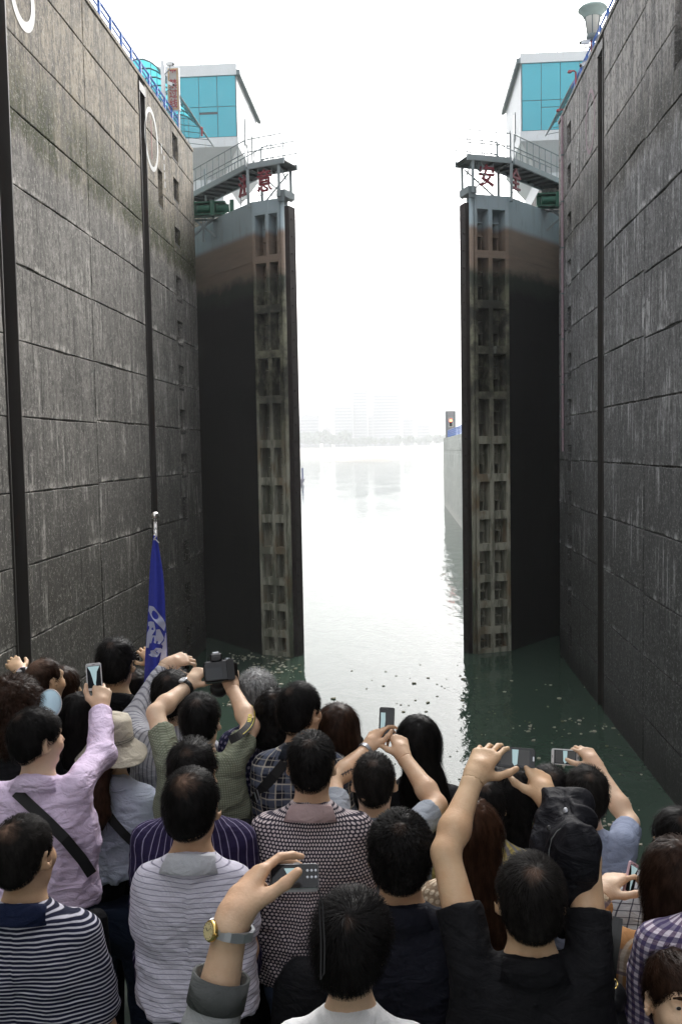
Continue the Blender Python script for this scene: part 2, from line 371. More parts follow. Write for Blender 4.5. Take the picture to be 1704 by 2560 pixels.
for (ya, yb, g) in ((310, 365, 1), (415, 470, 1), (535, 570, 1)):
    z1_, z0_ = PX(1420, ya, XR).z, PX(1420, yb, XR).z; rl.append([yr0, yr1, z0_, z1_, g])
zz_ = rl[-1][2]-2.6
while zz_ > .6: rl.append([yr0, yr1, zz_, zz_+1.15, 0]); zz_ -= 2.08
rl.append([25.6, 26.95, 20.5, 24.6, 0])
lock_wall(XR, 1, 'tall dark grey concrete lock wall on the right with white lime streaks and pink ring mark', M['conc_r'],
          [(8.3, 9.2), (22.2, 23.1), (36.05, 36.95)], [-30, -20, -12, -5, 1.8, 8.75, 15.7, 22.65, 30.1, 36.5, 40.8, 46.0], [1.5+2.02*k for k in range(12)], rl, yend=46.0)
# lock heads behind the gate recesses, and the ground on both sides
def head(X, sgn, mat, ys_, label):
    o = MB(); xa, xb = sorted((X+sgn*2.6, X+sgn*9)); o.box(xa, xb, ys_, ys_+5.6, -8, 22.3)
    xa, xb = sorted((X+sgn*.02, X+sgn*9)); o.box(xa, xb, ys_+5.6, ys_+22, -8, 24.2)
    return tag(o.build('recess_wall', mat), label, 'wall')
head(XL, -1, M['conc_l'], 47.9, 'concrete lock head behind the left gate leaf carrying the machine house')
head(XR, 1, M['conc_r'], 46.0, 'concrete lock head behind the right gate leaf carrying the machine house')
gm = MB(); gm.box(-140, XL-9, -120, 76, -8, ZT-.02); tag(gm.build('ground', M['conc_p']), kind='structure')
gm = MB(); gm.box(XR+9, 140, -120, 76, -8, ZT-.02); tag(gm.build('ground', M['conc_p']), kind='structure')
def marks(name, label, cat, X, sgn, shapes, grp=None):   # paint on the wall, 5 mm proud
    root = None
    for k, (mat, verts, faces) in enumerate(shapes):
        mb = MB(); mb.add([(X-sgn*.006, y, z) for (y, z) in verts], faces); o = mb.build(name if k == 0 else 'painted_bar', mat, root)
        if k == 0: root = tag(o, label, cat, grp)
    return root
def ringshape(X, cx, cy, dx, dy, wd, n=40):
    c = PX(cx, cy, X); top = PX(cx, cy-dy, X); s_ = PX(cx+dx, cy, X); rz = abs(top.z-c.z); ry = abs(s_.y-c.y)
    vs = []; 
    for k in range(n):
        t = 2*math.pi*k/n; vs += [(c.y+math.cos(t)*ry, c.z+math.sin(t)*rz), (c.y+math.cos(t)*(ry-wd), c.z+math.sin(t)*(rz-wd))]
    return vs, [(2*k, 2*((k+1) % n), 2*((k+1) % n)+1, 2*k+1) for k in range(n)], c, ry, rz
v_, f_, c, ry, rz = ringshape(XL, 379, 349, 16, 76, .2)
bar_ = [(c.y-.05, c.z-rz*.62), (c.y+.05, c.z-rz*.62), (c.y+.05, c.z+rz*.62), (c.y-.05, c.z+rz*.62)]
marks('ring_mark', 'white painted ring with faded red bar beside the niches on the left wall', 'painted mark', XL, -1, [(M['whitepaint'], v_, f_), (M['redpaint'], bar_, [(0, 1, 2, 3)])])
v_, f_, c, ry, rz = ringshape(XL, 56, -12, 30, 84, .28)
marks('ring_mark', 'white painted ring cut off by the top edge above the moss of the left wall', 'painted mark', XL, -1, [(M['whitepaint'], v_, f_)])
v_, f_, c, ry, rz = ringshape(XR, 1474, 304, 12, 80, .16)
bar_ = [(c.y-.06, c.z-rz*.6), (c.y+.08, c.z-rz*.6), (c.y+.08, c.z+rz*.6), (c.y-.06, c.z+rz*.6)]
marks('ring_mark', 'faded pink painted ring with white bar high on the right wall', 'painted mark', XR, 1, [(M['pinkpaint'], v_, f_), (M['whitepaint'], bar_, [(0, 1, 2, 3)])])
def gauge(X, sgn, pts, label):
    sh = []
    for (x0, y0, x1, y1) in pts:
        p, q = PX(x0, y0, X), PX(x1, y1, X); sh.append((M['whitepaint'], [(p.y, p.z), (p.y+.14, p.z), (p.y+.14, q.z), (p.y, q.z)], [(0, 1, 2, 3)]))
    marks('gauge_mark', label, 'painted mark', X, sgn, sh)
gauge(XL, -1, [(402, 357, 402, 382), (409, 388, 409, 398), (409.5, 409, 409.5, 424), (411, 430, 411, 446), (411.5, 453, 411.5, 468)], 'dashed white draught marks under the ring on the left wall')
gauge(XR, 1, [(1447, 334, 1447, 348), (1445, 355, 1445, 364), (1444, 366, 1444, 378), (1443, 382, 1443, 394), (1442, 400, 1442, 412), (1441, 418, 1441, 430)], 'dashed white draught marks beside the pink ring')
# blue railings on both walls
def railing(X, ya, yb, z0, label, posts=1.35, nr=4, h=1.15, mat='blue', rail_r=.034):
    root = thing('railing', label, 'railing', (X, (ya+yb)/2, z0))
    y = ya; pm = None
    while y <= yb+.01:
        if pm is None:
            mb = MB(); mb.box(X-.045, X+.045, ya-.045, ya+.045, z0, z0+h); o = mb.build('post', M[mat], root); pm = o
        else:
            o = pm.copy(); o.location = (0, y-ya, 0); col.objects.link(o); o.parent = root
        y += posts
    for k in range(nr):
        z = z0+h-.02-k*(h-.15)/nr; mb = MB(); mb.tube([(X, ya, z), (X, yb, z)], rail_r*(1.4 if k == 0 else 1), 6); mb.build('rail', M[mat], root)
    return root
railing(XL-.42, -10, 46.8, ZT+.14, 'blue railing along the top of the left lock wall')
railing(XR+.42, -10, 44.9, ZT+.14, 'blue railing along the top of the right lock wall')
# ------------------------------------------------------------------ mitre gate leaves
def frame_m(o, d, z=0):                                  # x along d, y away from the viewer side, z up
    d = Vector((d[0], d[1], 0)).normalized(); n = Vector((-d.y, d.x, 0))
    if n.y < 0: n = -n
    m_ = Matrix((d, n, Vector((0, 0, 1)))).transposed().to_4x4(); m_.translation = Vector((o[0], o[1], z)); return m_
M['under'] = painted('shaded_under_steel', (.035, .045, .047), (.03, .02, .02), .5)  # shade under the walkway put into the colour of its floor steel
ROWS = [(533, 636), (655, 760), (781, 875), (894, 989), (1008, 1100), (1120, 1195), (1214, 1288), (1308, 1369), (1387, 1447), (1465, 1512), (1529, 1577), (1595, 1631)]
ROWZ = [(PY(650, b_, 45.7).z, PY(650, a_, 45.7).z) for a_, b_ in ROWS]
ZG = 22.45
def text_obj(ch, name, mat, loc, rot, size, parent=None, ext=.04, off=.0, sx=1):
    cu = bpy.data.curves.new('lettering', 'FONT'); cu.body = ch; cu.size = size; cu.extrude = ext; cu.offset = off; cu.align_x = 'CENTER'; cu.align_y = 'CENTER'; cu.resolution_u = 3
    t = bpy.data.objects.new('tmp', cu); col.objects.link(t); bpy.context.view_layer.update()
    me = bpy.data.meshes.new_from_object(t.evaluated_get(bpy.context.evaluated_depsgraph_get()))
    bpy.data.objects.remove(t); mr = rot.to_matrix().to_4x4() if hasattr(rot, 'to_matrix') else rot
    o0 = wloc(parent) if parent is not None else Vector((0, 0, 0))
    me.transform(Matrix.Translation(Vector(loc)-o0) @ mr.to_4x4() @ Matrix.Diagonal((sx, 1, 1, 1)))
    return link(name, me, mat, parent)
def gate(Kp, Ep, Hp, side, chars):
    word = 'left' if side < 0 else 'right'
    root = thing('lock_gate', 'tall half-open steel mitre gate leaf on the %s with a ribbed end face' % word, 'lock gate', (Kp[0], Kp[1], 0))
    mk = frame_m(Kp, (Ep[0]-Kp[0], Ep[1]-Kp[1])); L = math.hypot(Ep[0]-Kp[0], Ep[1]-Kp[1])
    mh = frame_m(Kp, (Hp[0]-Kp[0], Hp[1]-Kp[1])); LH = math.hypot(Hp[0]-Kp[0], Hp[1]-Kp[1])
    EX = .20 if side < 0 else .14
    U = [0, .087, .433, .536, .825, .897]
    o = MB(); o.box(.0, LH, .0, .28, -5, ZG, mh); o.build('skin_plate', M['gate_skin'], root)
    o = MB()
    for z in np.arange(2, 20, 1.95): o.box(.1, LH, -.012, .004, z, z+.03, mh)
    o.build('weld_seam', M['gate_skin'], root)
    o = MB(); o.box(.3, LH, .3, 1.5, -5, ZG-.3, mh); o.build('leaf_body', M['gate_skin'], root)
    for (u0, u1) in ((U[0], U[1]), (U[2], U[3]), (U[4], U[5])):
        o = MB(); o.box(u0*L+(.003 if u0 == 0 else 0), u1*L, 0, .85, -5, ZG, mk); o.build('stile', M['gate'], root)
    zb = -5
    allr = sorted(ROWZ)
    for (z0, z1) in allr+[(ZG, ZG)]:
        for (u0, u1) in ((U[1], U[2]), (U[3], U[4])):
            o = MB(); o.box(u0*L, u1*L, .012, .85, zb, z0 if z0 != ZG else ZG-.004, mk); o.build('cross_beam', M['gate'], root)
        zb = z1
    for (z0, z1) in allr:
        for (u0, u1) in ((U[1], U[2]), (U[3], U[4])):
            o = MB(); o.box(u0*L-.01, u1*L+.01, .74, .84, z0-.01, z1+.01, mk); o.build('recess_plate', M['gate'], root)
            o = MB(); n_ = 2 if z1-z0 > 1.4 else 1
            for k in range(n_):
                z = z0+(z1-z0)*(k+1)/(n_+1); ua, ub = (u0*L+(u1-u0)*L*.62, u1*L-.002)
                if side > 0: ua, ub = u0*L+(u1-u0)*L*.40, u1*L-.002
                o.box(ua, ub, .12, .745, z, z+.035, mk); o.box(ua, ua+.03, .3, .742, z0+.01, z-.002, mk) if k == 0 else None
            tag(o.build('stiffener', M['gate'], root), kind='stuff')
    o = MB(); c = mk @ Vector((L*.945, .13, 0)); o.tube([(c.x, c.y, -5), (c.x, c.y, ZG-.15)], .115, 12); o.build('mitre_post', M['gate'], root, sm=True)
    o = MB(); o.box(L*.90, L+EX, .27, .9, -5, ZG-.35, mk); o.build('seal_plate', M['gate_edge'], root)
    o = MB()
    for k in range(26): o.box(L+EX, L+EX+.05, .45, .53, .7+k*.83, .78+k*.83, mk)
    tag(o.build('cleat', M['gate_edge'], root), kind='stuff')
    o = MB(); o.box(L*.86, L+EX+.02, -.12, .85, ZG+.004, ZG+.34, mk); o.box(L*.92, L+EX, -.18, -.122, ZG-.22, ZG+.3, mk); o.build('mitre_cap', M['grey'], root)
    # walkway above the leaf
    wk = thing('walkway', 'grey steel walkway with handrails on top of the %s gate leaf' % word, 'walkway', (Kp[0], Kp[1], ZG))
    ZW = 24.0
    for nm, mm, LL in (('deck', mk, L+.3), ('deck', mh, LH)):
        x0 = 0 if mm is mk else .004
        o = MB(); o.box(x0, LL, -.35, -.25, ZW-.06, ZW+.20, mm); o.box(x0, LL, .95, 1.05, ZW-.06, ZW+.20, mm); o.build('edge_beam', M['greysteel'], wk)
        o = MB(); o.box(x0, LL, -.249, .949, ZW+.06, ZW+.12, mm); o.build('floor_plate', M['under'], wk)
        o = MB()
        for k in range(int(LL/.7)+1): o.box(min(LL-.08, .05+k*.7), min(LL, .13+k*.7), -.249, .949, ZW-.05, ZW+.058, mm)
        o.build('floor_rib', M['under'], wk)
        n_ = max(2, int(LL/.62))
        for yy in (-.30, 1.0):
            for k in range(n_+1):
                p = mm @ Vector((x0+.03+(LL-.06)*k/n_, yy, ZW+.2)); o = MB(); o.tube([p, p+Vector((0, 0, 1.15))], .022, 6); o.build('baluster', M['greysteel'], wk)
            o = MB()
            for h in (.55, 1.15):
                o.tube([mm @ Vector((x0+.02, yy, ZW+.2+h)), mm @ Vector((LL-.02, yy, ZW+.2+h))], .026, 6)
            o.build('handrail', M['greysteel'], wk)
    for u, yy in ((.0, -.28), (L*.98, -.22), (L*.98, .95), (0.02, 1.0)):
        p = mk @ Vector((u, yy, ZG-.3 if (u < .1 and yy < 0) else ZG)); o = MB(); o.bar(p, (p.x, p.y, ZW-.06), .13, .13); o.build('column', M['greysteel'], wk)
    o = MB(); o.bar(mk @ Vector((.1, .9, ZW-.1)), mk @ Vector((L*.9, .9, ZG+.2)), .06); o.bar(mk @ Vector((.1, .98, ZG+.1)), mk @ Vector((L*.9, .98, ZW-.15)), .06)
    o.bar(mk @ Vector((L*.98, -.1, ZW-.1)), mk @ Vector((L*.98, .5, ZW-.6)), .05); o.build('brace', M['greysteel'], wk)
    # red characters on light frames
    sg = thing('sign', 'two red characters on thin frames below the %s gate walkway' % word, 'sign', (Kp[0], Kp[1], ZG))
    for ch, mm, u, h in chars:
        c = mm @ Vector((u, -.16, ZG+.78))
        ax = mm.to_3x3() @ Vector((1, 0, 0)); 
        if ax.x < 0: ax = -ax
        nrm = Vector((ax.y, -ax.x, 0)); rot = Matrix((ax, Vector((0, 0, 1)), nrm)).transposed()
        text_obj(ch, 'character', M['red'], c, rot, 1.12*h, sg, .05, .012, sx=.78)
        fr = MB(); hw = .38
        for s_ in (-1, 1): fr.bar(c+ax*hw*s_-nrm*.07+Vector((0, 0, -.82)), c+ax*hw*s_-nrm*.07+Vector((0, 0, .72)), .03)
        for z_ in (-.55, .0, .55): fr.bar(c-ax*hw-nrm*.07+Vector((0, 0, z_)), c+ax*hw-nrm*.07+Vector((0, 0, z_)), .025)
        fr.build('sign_frame', M['greysteel'], sg)
    # opening arm: green beam with motor drums, truss below
    arm = thing('gate_arm', 'green drive beam with drums reaching the %s gate leaf from the wall' % word, 'machinery', (Kp[0], Kp[1], ZG))
    a_ = Vector((Hp[0]+side*1.3, Kp[1]+2.55, 22.95)); b_ = Vector((Kp[0]+side*1.75, Kp[1]+2.55, 22.95))
    d_ = (b_-a_).normalized()
    o = MB(); o.box(min(a_.x, b_.x), max(a_.x, b_.x), a_.y-.1, a_.y+.55, 22.55, 22.62); o.box(min(a_.x, b_.x), max(a_.x, b_.x), a_.y-.1, a_.y+.55, 23.15, 23.22); o.box(min(a_.x, b_.x), max(a_.x, b_.x), a_.y+.3, a_.y+.5, 22.62, 23.15); o.build('beam', M['green'], arm)
    Lb = abs(b_.x-a_.x); k = .25
    while k < Lb-.3:
        x_ = min(a_.x, b_.x)+k
        o = MB(); o.tube([(x_, a_.y+.1, 22.88), (x_+.62, a_.y+.1, 22.88)], .20, 14); o.tube([(x_-.03, a_.y+.1, 22.88), (x_, a_.y+.1, 22.88)], .235, 14); o.tube([(x_+.62, a_.y+.1, 22.88), (x_+.65, a_.y+.1, 22.88)], .235, 14); o.build('drum', M['green'], arm)
        o = MB(); o.box(x_+.68, x_+.90, a_.y-.13, a_.y-.102, 22.50, 23.26); o.build('bracket', M['green'], arm); k += 1.02
    o = MB(); YT = Kp[1]+3.0; xa, xb = sorted((Kp[0]+side*4.0, Kp[0]+side*2.1)); o.bar((xa, YT, 22.85), (xb, YT, 21.3), .10); o.bar((xa, YT+.12, 21.3), (xb, YT+.12, 22.85), .10); o.bar((xa, YT+.06, 22.42), (xb, YT+.06, 22.42), .09); o.bar((xa if side > 0 else xb, YT, 20.6), (xa if side > 0 else xb, YT, 22.5), .14)
    o.bar(((xa+xb)/2, YT+.06, 21.3), ((xa+xb)/2, YT+.06, 22.5), .10); o.build('truss', M['greysteel'], arm)
    return mk, mh, L
KL, EL, HL = (-7.2, 46.2), (-5.60, 45.54), (-11.4, 51.4)
KR, ER, HR = (5.33, 46.85), (3.42, 46.08), (9.1, 51.9)
mkL = frame_m(KL, (EL[0]-KL[0], EL[1]-KL[1])); mhL = frame_m(KL, (HL[0]-KL[0], HL[1]-KL[1]))
mkR = frame_m(KR, (ER[0]-KR[0], ER[1]-KR[1])); mhR = frame_m(KR, (HR[0]-KR[0], HR[1]-KR[1]))
gate(KL, EL, HL, -1, [('注', mhL, .5, 1.0), ('意', mkL, .85, 1.0)])
gate(KR, ER, HR, 1, [('安', mkR, 1.25, 1.0), ('全', mhR, .42, 1.0)])
# horn loudspeaker under the right walkway
p = DY(1108, 385, 46.2)
t_ = thing('loudspeaker', 'grey horn loudspeaker in a bent frame under the right walkway', 'loudspeaker', p)
o = MB(); o.lathe([(.0, 0), (.05, 0), (.07, .12), (.2, .3), (.21, .31), (.19, .31), (.05, .14), (0, .14)], p+Vector((.12, 0, .02)), 14, (-.8, -.5, -.1)); o.build('horn', M['grey'], t_, sm=True)
o = MB(); o.tube([p+Vector((-.05, -.12, .22)), p+Vector((-.3, -.12, .22)), p+Vector((-.3, -.12, -.3)), p+Vector((-.05, -.12, -.3)), p+Vector((.25, -.05, -.42))], .025, 6); o.build('bracket', M['greysteel'], t_)
# ------------------------------------------------------------------ machine houses on the lock heads
def house(side):
    word = 'left' if side < 0 else 'right'
    xc = DY(546, 240, 58).x if side < 0 else DY(1196, 240, 58).x
    root = thing('control_house', 'white control house with teal glass front above the %s lock wall' % word, 'building', (xc+side*7, 62, 25))
    Z = lambda y: DY(545 if side < 0 else 1196, y, 58).z
    dz = 0 if side < 0 else 0
    yT, yG, yB, yS = (146, 172, 314, 336) if side < 0 else (124, 146, 302, 325)
    zT, zG, zB, zS = Z(yT), Z(yG), Z(yB), Z(yS); W = 15
    def bx(o, a, b_, y0, y1, z0, z1): xa, xb = sorted((xc+side*a, xc+side*b_)); return o.box(xa, xb, y0, y1, z0, z1)
    o = MB(); bx(o, .05, W, 58.12, 66, zS, zG+.2); o.build('wall', M['white'], root)
    o = MB(); bx(o, 0, W+.2, 57.95, 66.4, zG, zT); o.build('parapet', M['white'], root)
    o = MB(); bx(o, -.22, .0, 57.9, 66.6, zG-.02, zG+.28); o.build('eave', M['grey'], root)
    o = MB(); bx(o, 0, W, 58, 58.119, zS, zB); o.build('band', M['white'], root)
    o = MB(); bx(o, .06, W-.1, 58.08, 58.118, zB, zG); o.build('mullion_backing', M['grey'], root)
    zM = Z(243) if side < 0 else Z(232); pw = 42/2144*58*1.0
    k = 0; x_ = .12
    while x_ < W-1.2:
        for z0, z1 in ((zB+.04, zM-.02), (zM+.02, zG-.02)):
            if side < 0 and k == 1 and z0 < zM-1:
                o = MB(); bx(o, x_, x_+pw-.035, 58.04, 58.079, z0, z0+1.35); o.build('pane', M['teal'], root)
                o = MB(); bx(o, x_, x_+pw-.035, 58.04, 58.079, z0+1.50, z1); o.build('pane', M['teal'], root)
                o = MB(); bx(o, x_, x_+pw-.035, 58.05, 58.079, z0+1.36, z0+1.49); o.build('open_vent', M['dkglass'], root)
            elif side > 0 and k == 1 and z0 < zM-1:
                for a_, b_ in ((z0, z0+1.3), (z0+1.34, z1)): o = MB(); bx(o, x_, x_+pw-.035, 58.04, 58.079, a_, b_); o.build('pane', M['teal'], root)
            else:
                o = MB(); bx(o, x_, x_+pw-.035, 58.04, 58.079, z0, z1); o.build('pane', M['teal'], root)
        x_ += pw; k += 1
    for ya, za in ((60.8, zB+.4), (63.6, zB+.2)):
        o = MB(); bx(o, .02, .08, ya, ya+.75, za, za+1.7); f_ = o.build('window', M['grey'], root); o = MB(); bx(o, -.005, .019, ya+.07, ya+.68, za+.08, za+1.62); o.build('pane', M['dkglass'], f_)
    # chamfered foot and lower storey
    o = MB(); xs_ = [xc+side*.0, xc+side*1.3]; 
    o.add([(xs_[0], 58, zS-.003), (xs_[0], 66, zS-.003), (xs_[1], 59.6, zS-1.5), (xs_[1], 66, zS-1.5), (xc+side*W, 58, zS-.003), (xc+side*W, 59.6, zS-1.5)], [(0, 1, 3, 2), (0, 2, 5, 4)]); o.build('soffit', M['white'], root)
    o = MB(); bx(o, 1.3, W, 59.6, 66, 22, zS-1.5); o.build('lower_wall', M['white'], root)
    for k in range(5):
        for j in range(3): o = MB(); bx(o, 1.34+k*1.9, 1.34+k*1.9+1.86, 59.57, 59.599, 22.5+j*1.55, 22.5+j*1.55+1.51); o.build('cladding_panel', M['white'], root)
    o = MB(); zr = zT
    for k in range(8): o.tube([(xc+side*(.2+k*2), 58.1, zr), (xc+side*(.2+k*2), 58.1, zr+.32)], .02, 5)
    o.tube([(xc+side*.2, 58.1, zr+.3), (xc+side*14.2, 58.1, zr+.3)], .018, 5); o.tube([(xc+side*.2, 58.1, zr+.3), (xc+side*.2, 66, zr+.3)], .018, 5); o.build('roof_rail', M['greysteel'], root)
    return root
house(-1); house(1)
def canopy(side, pts0, pts1, label):
    # half barrel of teal sheets along the wall top: eave line from a to b, arch towards the land side
    a_, b_ = pts0, pts1; root = thing('canopy', label, 'canopy', a_)
    n = 7; W = 3.6; H = 1.9
    def arc(p, k, m_=10): t = k/m_; return p+Vector((side*W*t, 0, H*math.sin(math.pi*min(1, t*.9+.0))))
    for i in range(n):
        p, q = a_.lerp(b_, i/n), a_.lerp(b_, (i+1)/n); mb = MB(); vs = []
        for P in (p.lerp(q, .015), p.lerp(q, .985)): vs += [arc(P, k) for k in range(11)]
        mb.add(vs, [(k, k+1, k+12, k+11) for k in range(10)]); o = mb.build('roof_sheet', M['canopy'], root, sm=True); 
    for i in range(n+1):
        p = a_.lerp(b_, i/n); mb = MB(); mb.tube([arc(p, k)-Vector((0, 0, .05)) for k in range(11)], .04, 6)
        mb.tube([p, p+Vector((side*W, 0, .55))], .02, 5); mb.tube([arc(p, 4)-Vector((0, 0, .05)), p+Vector((side*W*.4, 0, .22))], .015, 5); mb.build('hoop', M['grey'], root)
    for t in (0, .33, .66, 1):
        mb = MB(); mb.tube([arc(a_, t*10)-Vector((0, 0, .06)), arc(b_, t*10)-Vector((0, 0, .06))], .035, 6); mb.build('purlin', M['grey'], root)
    for i in (0, 3, 7):
        p = a_.lerp(b_, i/n)+Vector((side*W, 0, .3)); mb = MB(); mb.bar(p, (p.x, p.y, 25.45), .1); mb.build('column', M['grey'], root)
    return root
canopy(-1, DY(417, 222, 45.5), DY(492, 336, 54.5), 'curved teal canopy sheltering the stair on the left lock wall')
canopy(1, DY(1311, 196, 45.5), DY(1254, 310, 54.5), 'curved teal canopy sheltering the stair on the right lock wall')
# ------------------------------------------------------------------ warning board, cameras and lamps on the walls
def cctv(name_at, d, label, arm=None):
    p = Vector(name_at); root = thing('security_camera', label, 'security camera', p); d = Vector(d).normalized(); x_, y_, _ = ortho(d)
    mt = Matrix((x_, d, y_)).transposed().to_4x4(); mt.translation = p
    o = MB(); o.box(-.07, .07, -.2, .22, -.06, .06, mt); o.build('housing', M['white'], root)
    o = MB(); o.box(-.085, .085, -.24, .18, .062, .08, mt); o.build('sun_shield', M['white'], root)
    o = MB(); o.lathe([(.0, 0), (.05, 0), (.05, .03), (.0, .03)], p+d*.22, 10, d); o.build('lens', M['blackgloss'], root)
    if arm is not None:
        o = MB(); o.tube([p-Vector((0, 0, .06)), p-Vector((0, 0, .2)), Vector(arm)], .025, 6); o.build('arm', M['greysteel'], root)
    return root
Yb = 45.4; c0 = DY(386, 158, Yb); c1 = DY(412, 252, Yb); xm = -11.2
bt = thing('warning_board', 'tall grey board with a column of four red characters on the left wall', 'sign', ((c0.x+c1.x)/2, Yb, 25.6))
xa, xb = c0.x, c1.x; za, zb = c1.z, c0.z
o = MB(); o.box(xa-.05, xb+.05, Yb, Yb+.12, za-.04, zb+.04); o.build('frame', M['white'], bt)
o = MB(); o.box(xa, xb, Yb-.02, Yb-.002, za, zb); o.build('border', M['gold'], bt)
o = MB(); o.box(xa+.07, xb-.07, Yb-.03, Yb-.022, za+.07, zb-.07); o.build('face', M['signgrey'], bt)
xr = Matrix.Rotation(rad(90), 4, 'X')
for k, ch in enumerate('严禁过线'):
    text_obj(ch, 'character', M['maroon'], ((xa+xb)/2, Yb-.036, zb-.30-(zb-za-.56)*k/3), xr.to_3x3(), .46, bt, .004, .008, .85)
for x_ in (xa+.05, xb-.05): o = MB(); o.bar((x_, Yb+.2, ZT), (x_, Yb+.2, zb), .07); o.build('post', M['white'], bt)
px_ = DY(379.5, 200, Yb).x; pz_ = DY(379.5, 146, Yb).z
pt = thing('camera_pole', 'white pole carrying two security cameras beside the warning board', 'pole', (px_, Yb, ZT))
o = MB(); o.tube([(px_, Yb-.3, ZT), (px_, Yb-.3, pz_)], .11, 10); o.build('mast', M['white'], pt, sm=True)
q = DY(391, 148, 45); cctv(q, (1, -.6, -.25), 'upper white security camera on the pole at the warning board', (px_, Yb-.3, q.z-.5))
q = DY(393, 193, 45); cctv(q, (.8, -.6, -.5), 'lower white security camera in front of the warning board characters', (px_, Yb-.3, q.z-.4))
lx = DY(1362, 60, 40.2).x; zt_ = DY(1362, 14, 40.2).z; zl0 = DY(1362, 84, 40.2).z; zc = DY(1362, 40, 40.2).z
lt = thing('street_lamp', 'lantern lamp with pale green saucer hood and banded red post on the right wall', 'street lamp', (lx, 40.2, ZT))
c = Vector((lx, 40.2, 0))
o = MB(); o.lathe([(.0, zt_+.02), (.30, zt_+.01), (.50, zt_-.03), (.585, zt_-.10), (.60, zt_-.15), (.56, zt_-.19), (.44, zt_-.30), (.37, zt_-.44), (.35, zt_-.47), (0, zt_-.47)], c, 28); M['mint'] = plain('mint_paint', (.40, .50, .47), .5); o.build('hood', M['mint'], lt, sm=True)
M['frost'] = plain('frosted_glass', (.62, .62, .58), .35)
o = MB(); o.lathe([(.33, zt_-.47), (.22, zl0+.06), (0, zl0+.06)], c, 18); o.build('lantern_glass', M['frost'], lt, sm=True)
o = MB()
for k in range(6):
    t = math.pi*k/3+.3; o.tube([c+Vector((math.cos(t)*.34, math.sin(t)*.34, zt_-.47)), c+Vector((math.cos(t)*.23, math.sin(t)*.23, zl0+.05))], .022, 5)
o.build('lantern_frame', M['grey'], lt)
o = MB(); o.lathe([(.0, zl0+.06), (.25, zl0+.055), (.26, zl0-.06), (.20, zl0-.12), (.09, zl0-.2), (0, zl0-.2)], c, 16); o.build('lantern_foot', M['grey'], lt, sm=True)
z = zl0-.2; k = 0
while z > ZT: 
    o = MB(); o.tube([(lx, 40.2, max(ZT, z-.46)), (lx, 40.2, z)], .085, 10); o.build('post_band', M['maroon' if k % 2 == 0 else 'whitepaint'], lt, sm=True); z -= .46; k += 1
q = DY(1344, 98, 40); cctv(q, (-1, -.5, -.2), 'upper white security camera on the lamp post', (lx, 40.2, q.z-.1))
q = DY(1343, 147, 40); cctv(q, (-.8, -.5, -.5), 'lower white security camera on the lamp post', (lx, 40.2, q.z+.05))
for (x0, y0, y1, Yq, lb) in ((1323, 166, 238, 42.5, 'taller thin red bent post lamp beside the right canopy'), (1296, 255, 310, 45, 'shorter thin red bent post lamp at the end of the right railing')):
    p = DY(x0, y0, Yq); t_ = thing('post_lamp', lb, 'street lamp', (p.x, Yq, ZT)); mr_ = M['maroon']
    o = MB(); o.tube([(p.x+.02, Yq, ZT), (p.x, Yq, p.z), (p.x-.06, Yq, p.z+.06), (p.x-.22, Yq, p.z+.06)], .04, 8); o.build('post', mr_, t_)
    o = MB(); o.lathe([(0, .05), (.07, .04), (.10, -.05), (0, -.06)], (p.x-.26, Yq, p.z+.04), 10); o.build('lamp_head', mr_, t_)
p = DY(465, 325, 46); t_ = thing('marker_post', 'short thin red post at the far end of the left railing', 'post', (p.x, 46, ZT)); o = MB(); o.tube([(p.x, 46, ZT+.14), (p.x, 46, p.z+.6)], .05, 8); o.build('shaft', M['maroon'], t_); o = MB(); o.lathe([(.07, -.05), (.07, .03), (0, .08)], (p.x, 46, p.z+.62), 8); o.build('cap', M['maroon'], t_)
# pipes down the wall ends
for nm, xx, X_, yy0, mt_, lb in (('drain_pipe', 467, XL, 342, 'greysteel', 'rusty conduit running down the end of the left lock wall'), ('drain_pipe', 1408, XR, 330, 'pinkpaint', 'faded red conduit running down the end of the right lock wall')):
    p = PX(xx*(K if X_ < 0 else 1), yy0*K if X_ < 0 else 320, X_); s_ = -1 if X_ < 0 else 1
    t_ = thing(nm, lb, 'pipe', (X_-s_*.07, p.y, 12)); o = MB(); o.tube([(X_-s_*.07, p.y, 10), (X_-s_*.07, p.y, 25.4)], .055, 8); o.build('tube', M[mt_], t_)
    for z in np.arange(11, 25, 2.1): o = MB(); o.box(X_-s_*.14 if s_ > 0 else X_+.005, X_-.005 if s_ > 0 else X_+.14, p.y-.09, p.y+.09, z, z+.06); o.build('clamp', M['grey'], t_)
# ------------------------------------------------------------------ guide wall beyond the gate
gw = thing('guide_wall', 'pale concrete guide wall standing in the river beyond the right gate', 'wall', (7.4, 120, 0))
yb_ = [68, 82, 97, 111.5, 126, 140, 155, 169.5]
for i in range(7):
    for z0, z1 in ((-3, 9.9), (9.94, 12.0)):
        o = MB(); o.box(7.4, 11.5, yb_[i]+.09, yb_[i+1]-.09, z0, z1); o.build('concrete_block', M['conc_p'], gw)
o = MB(); o.box(7.46, 11.4, 68, 169.3, -3, 11.9); o.build('wall_core', M['conc_dark'], gw)
railing(7.9, 68, 163, 12.0, 'blue railing along the guide wall beyond the gate', posts=2.5, nr=4, h=1.25, rail_r=.05)
tp = DY(1036, 1000, 164.5); hx = 22/2144*164.5/2
st_ = thing('signal_tower', 'grey signal tower with a lit red light at the end of the guide wall', 'signal tower', (tp.x, 165, 12)); zt_ = DY(1036, 946, 164).z
o = MB(); o.box(tp.x-hx, tp.x+hx, 164, 166, 12.004, zt_); o.build('shaft', plain('tower_grey', (.30, .29, .30), .8, nz=.3, scale=2), st_)
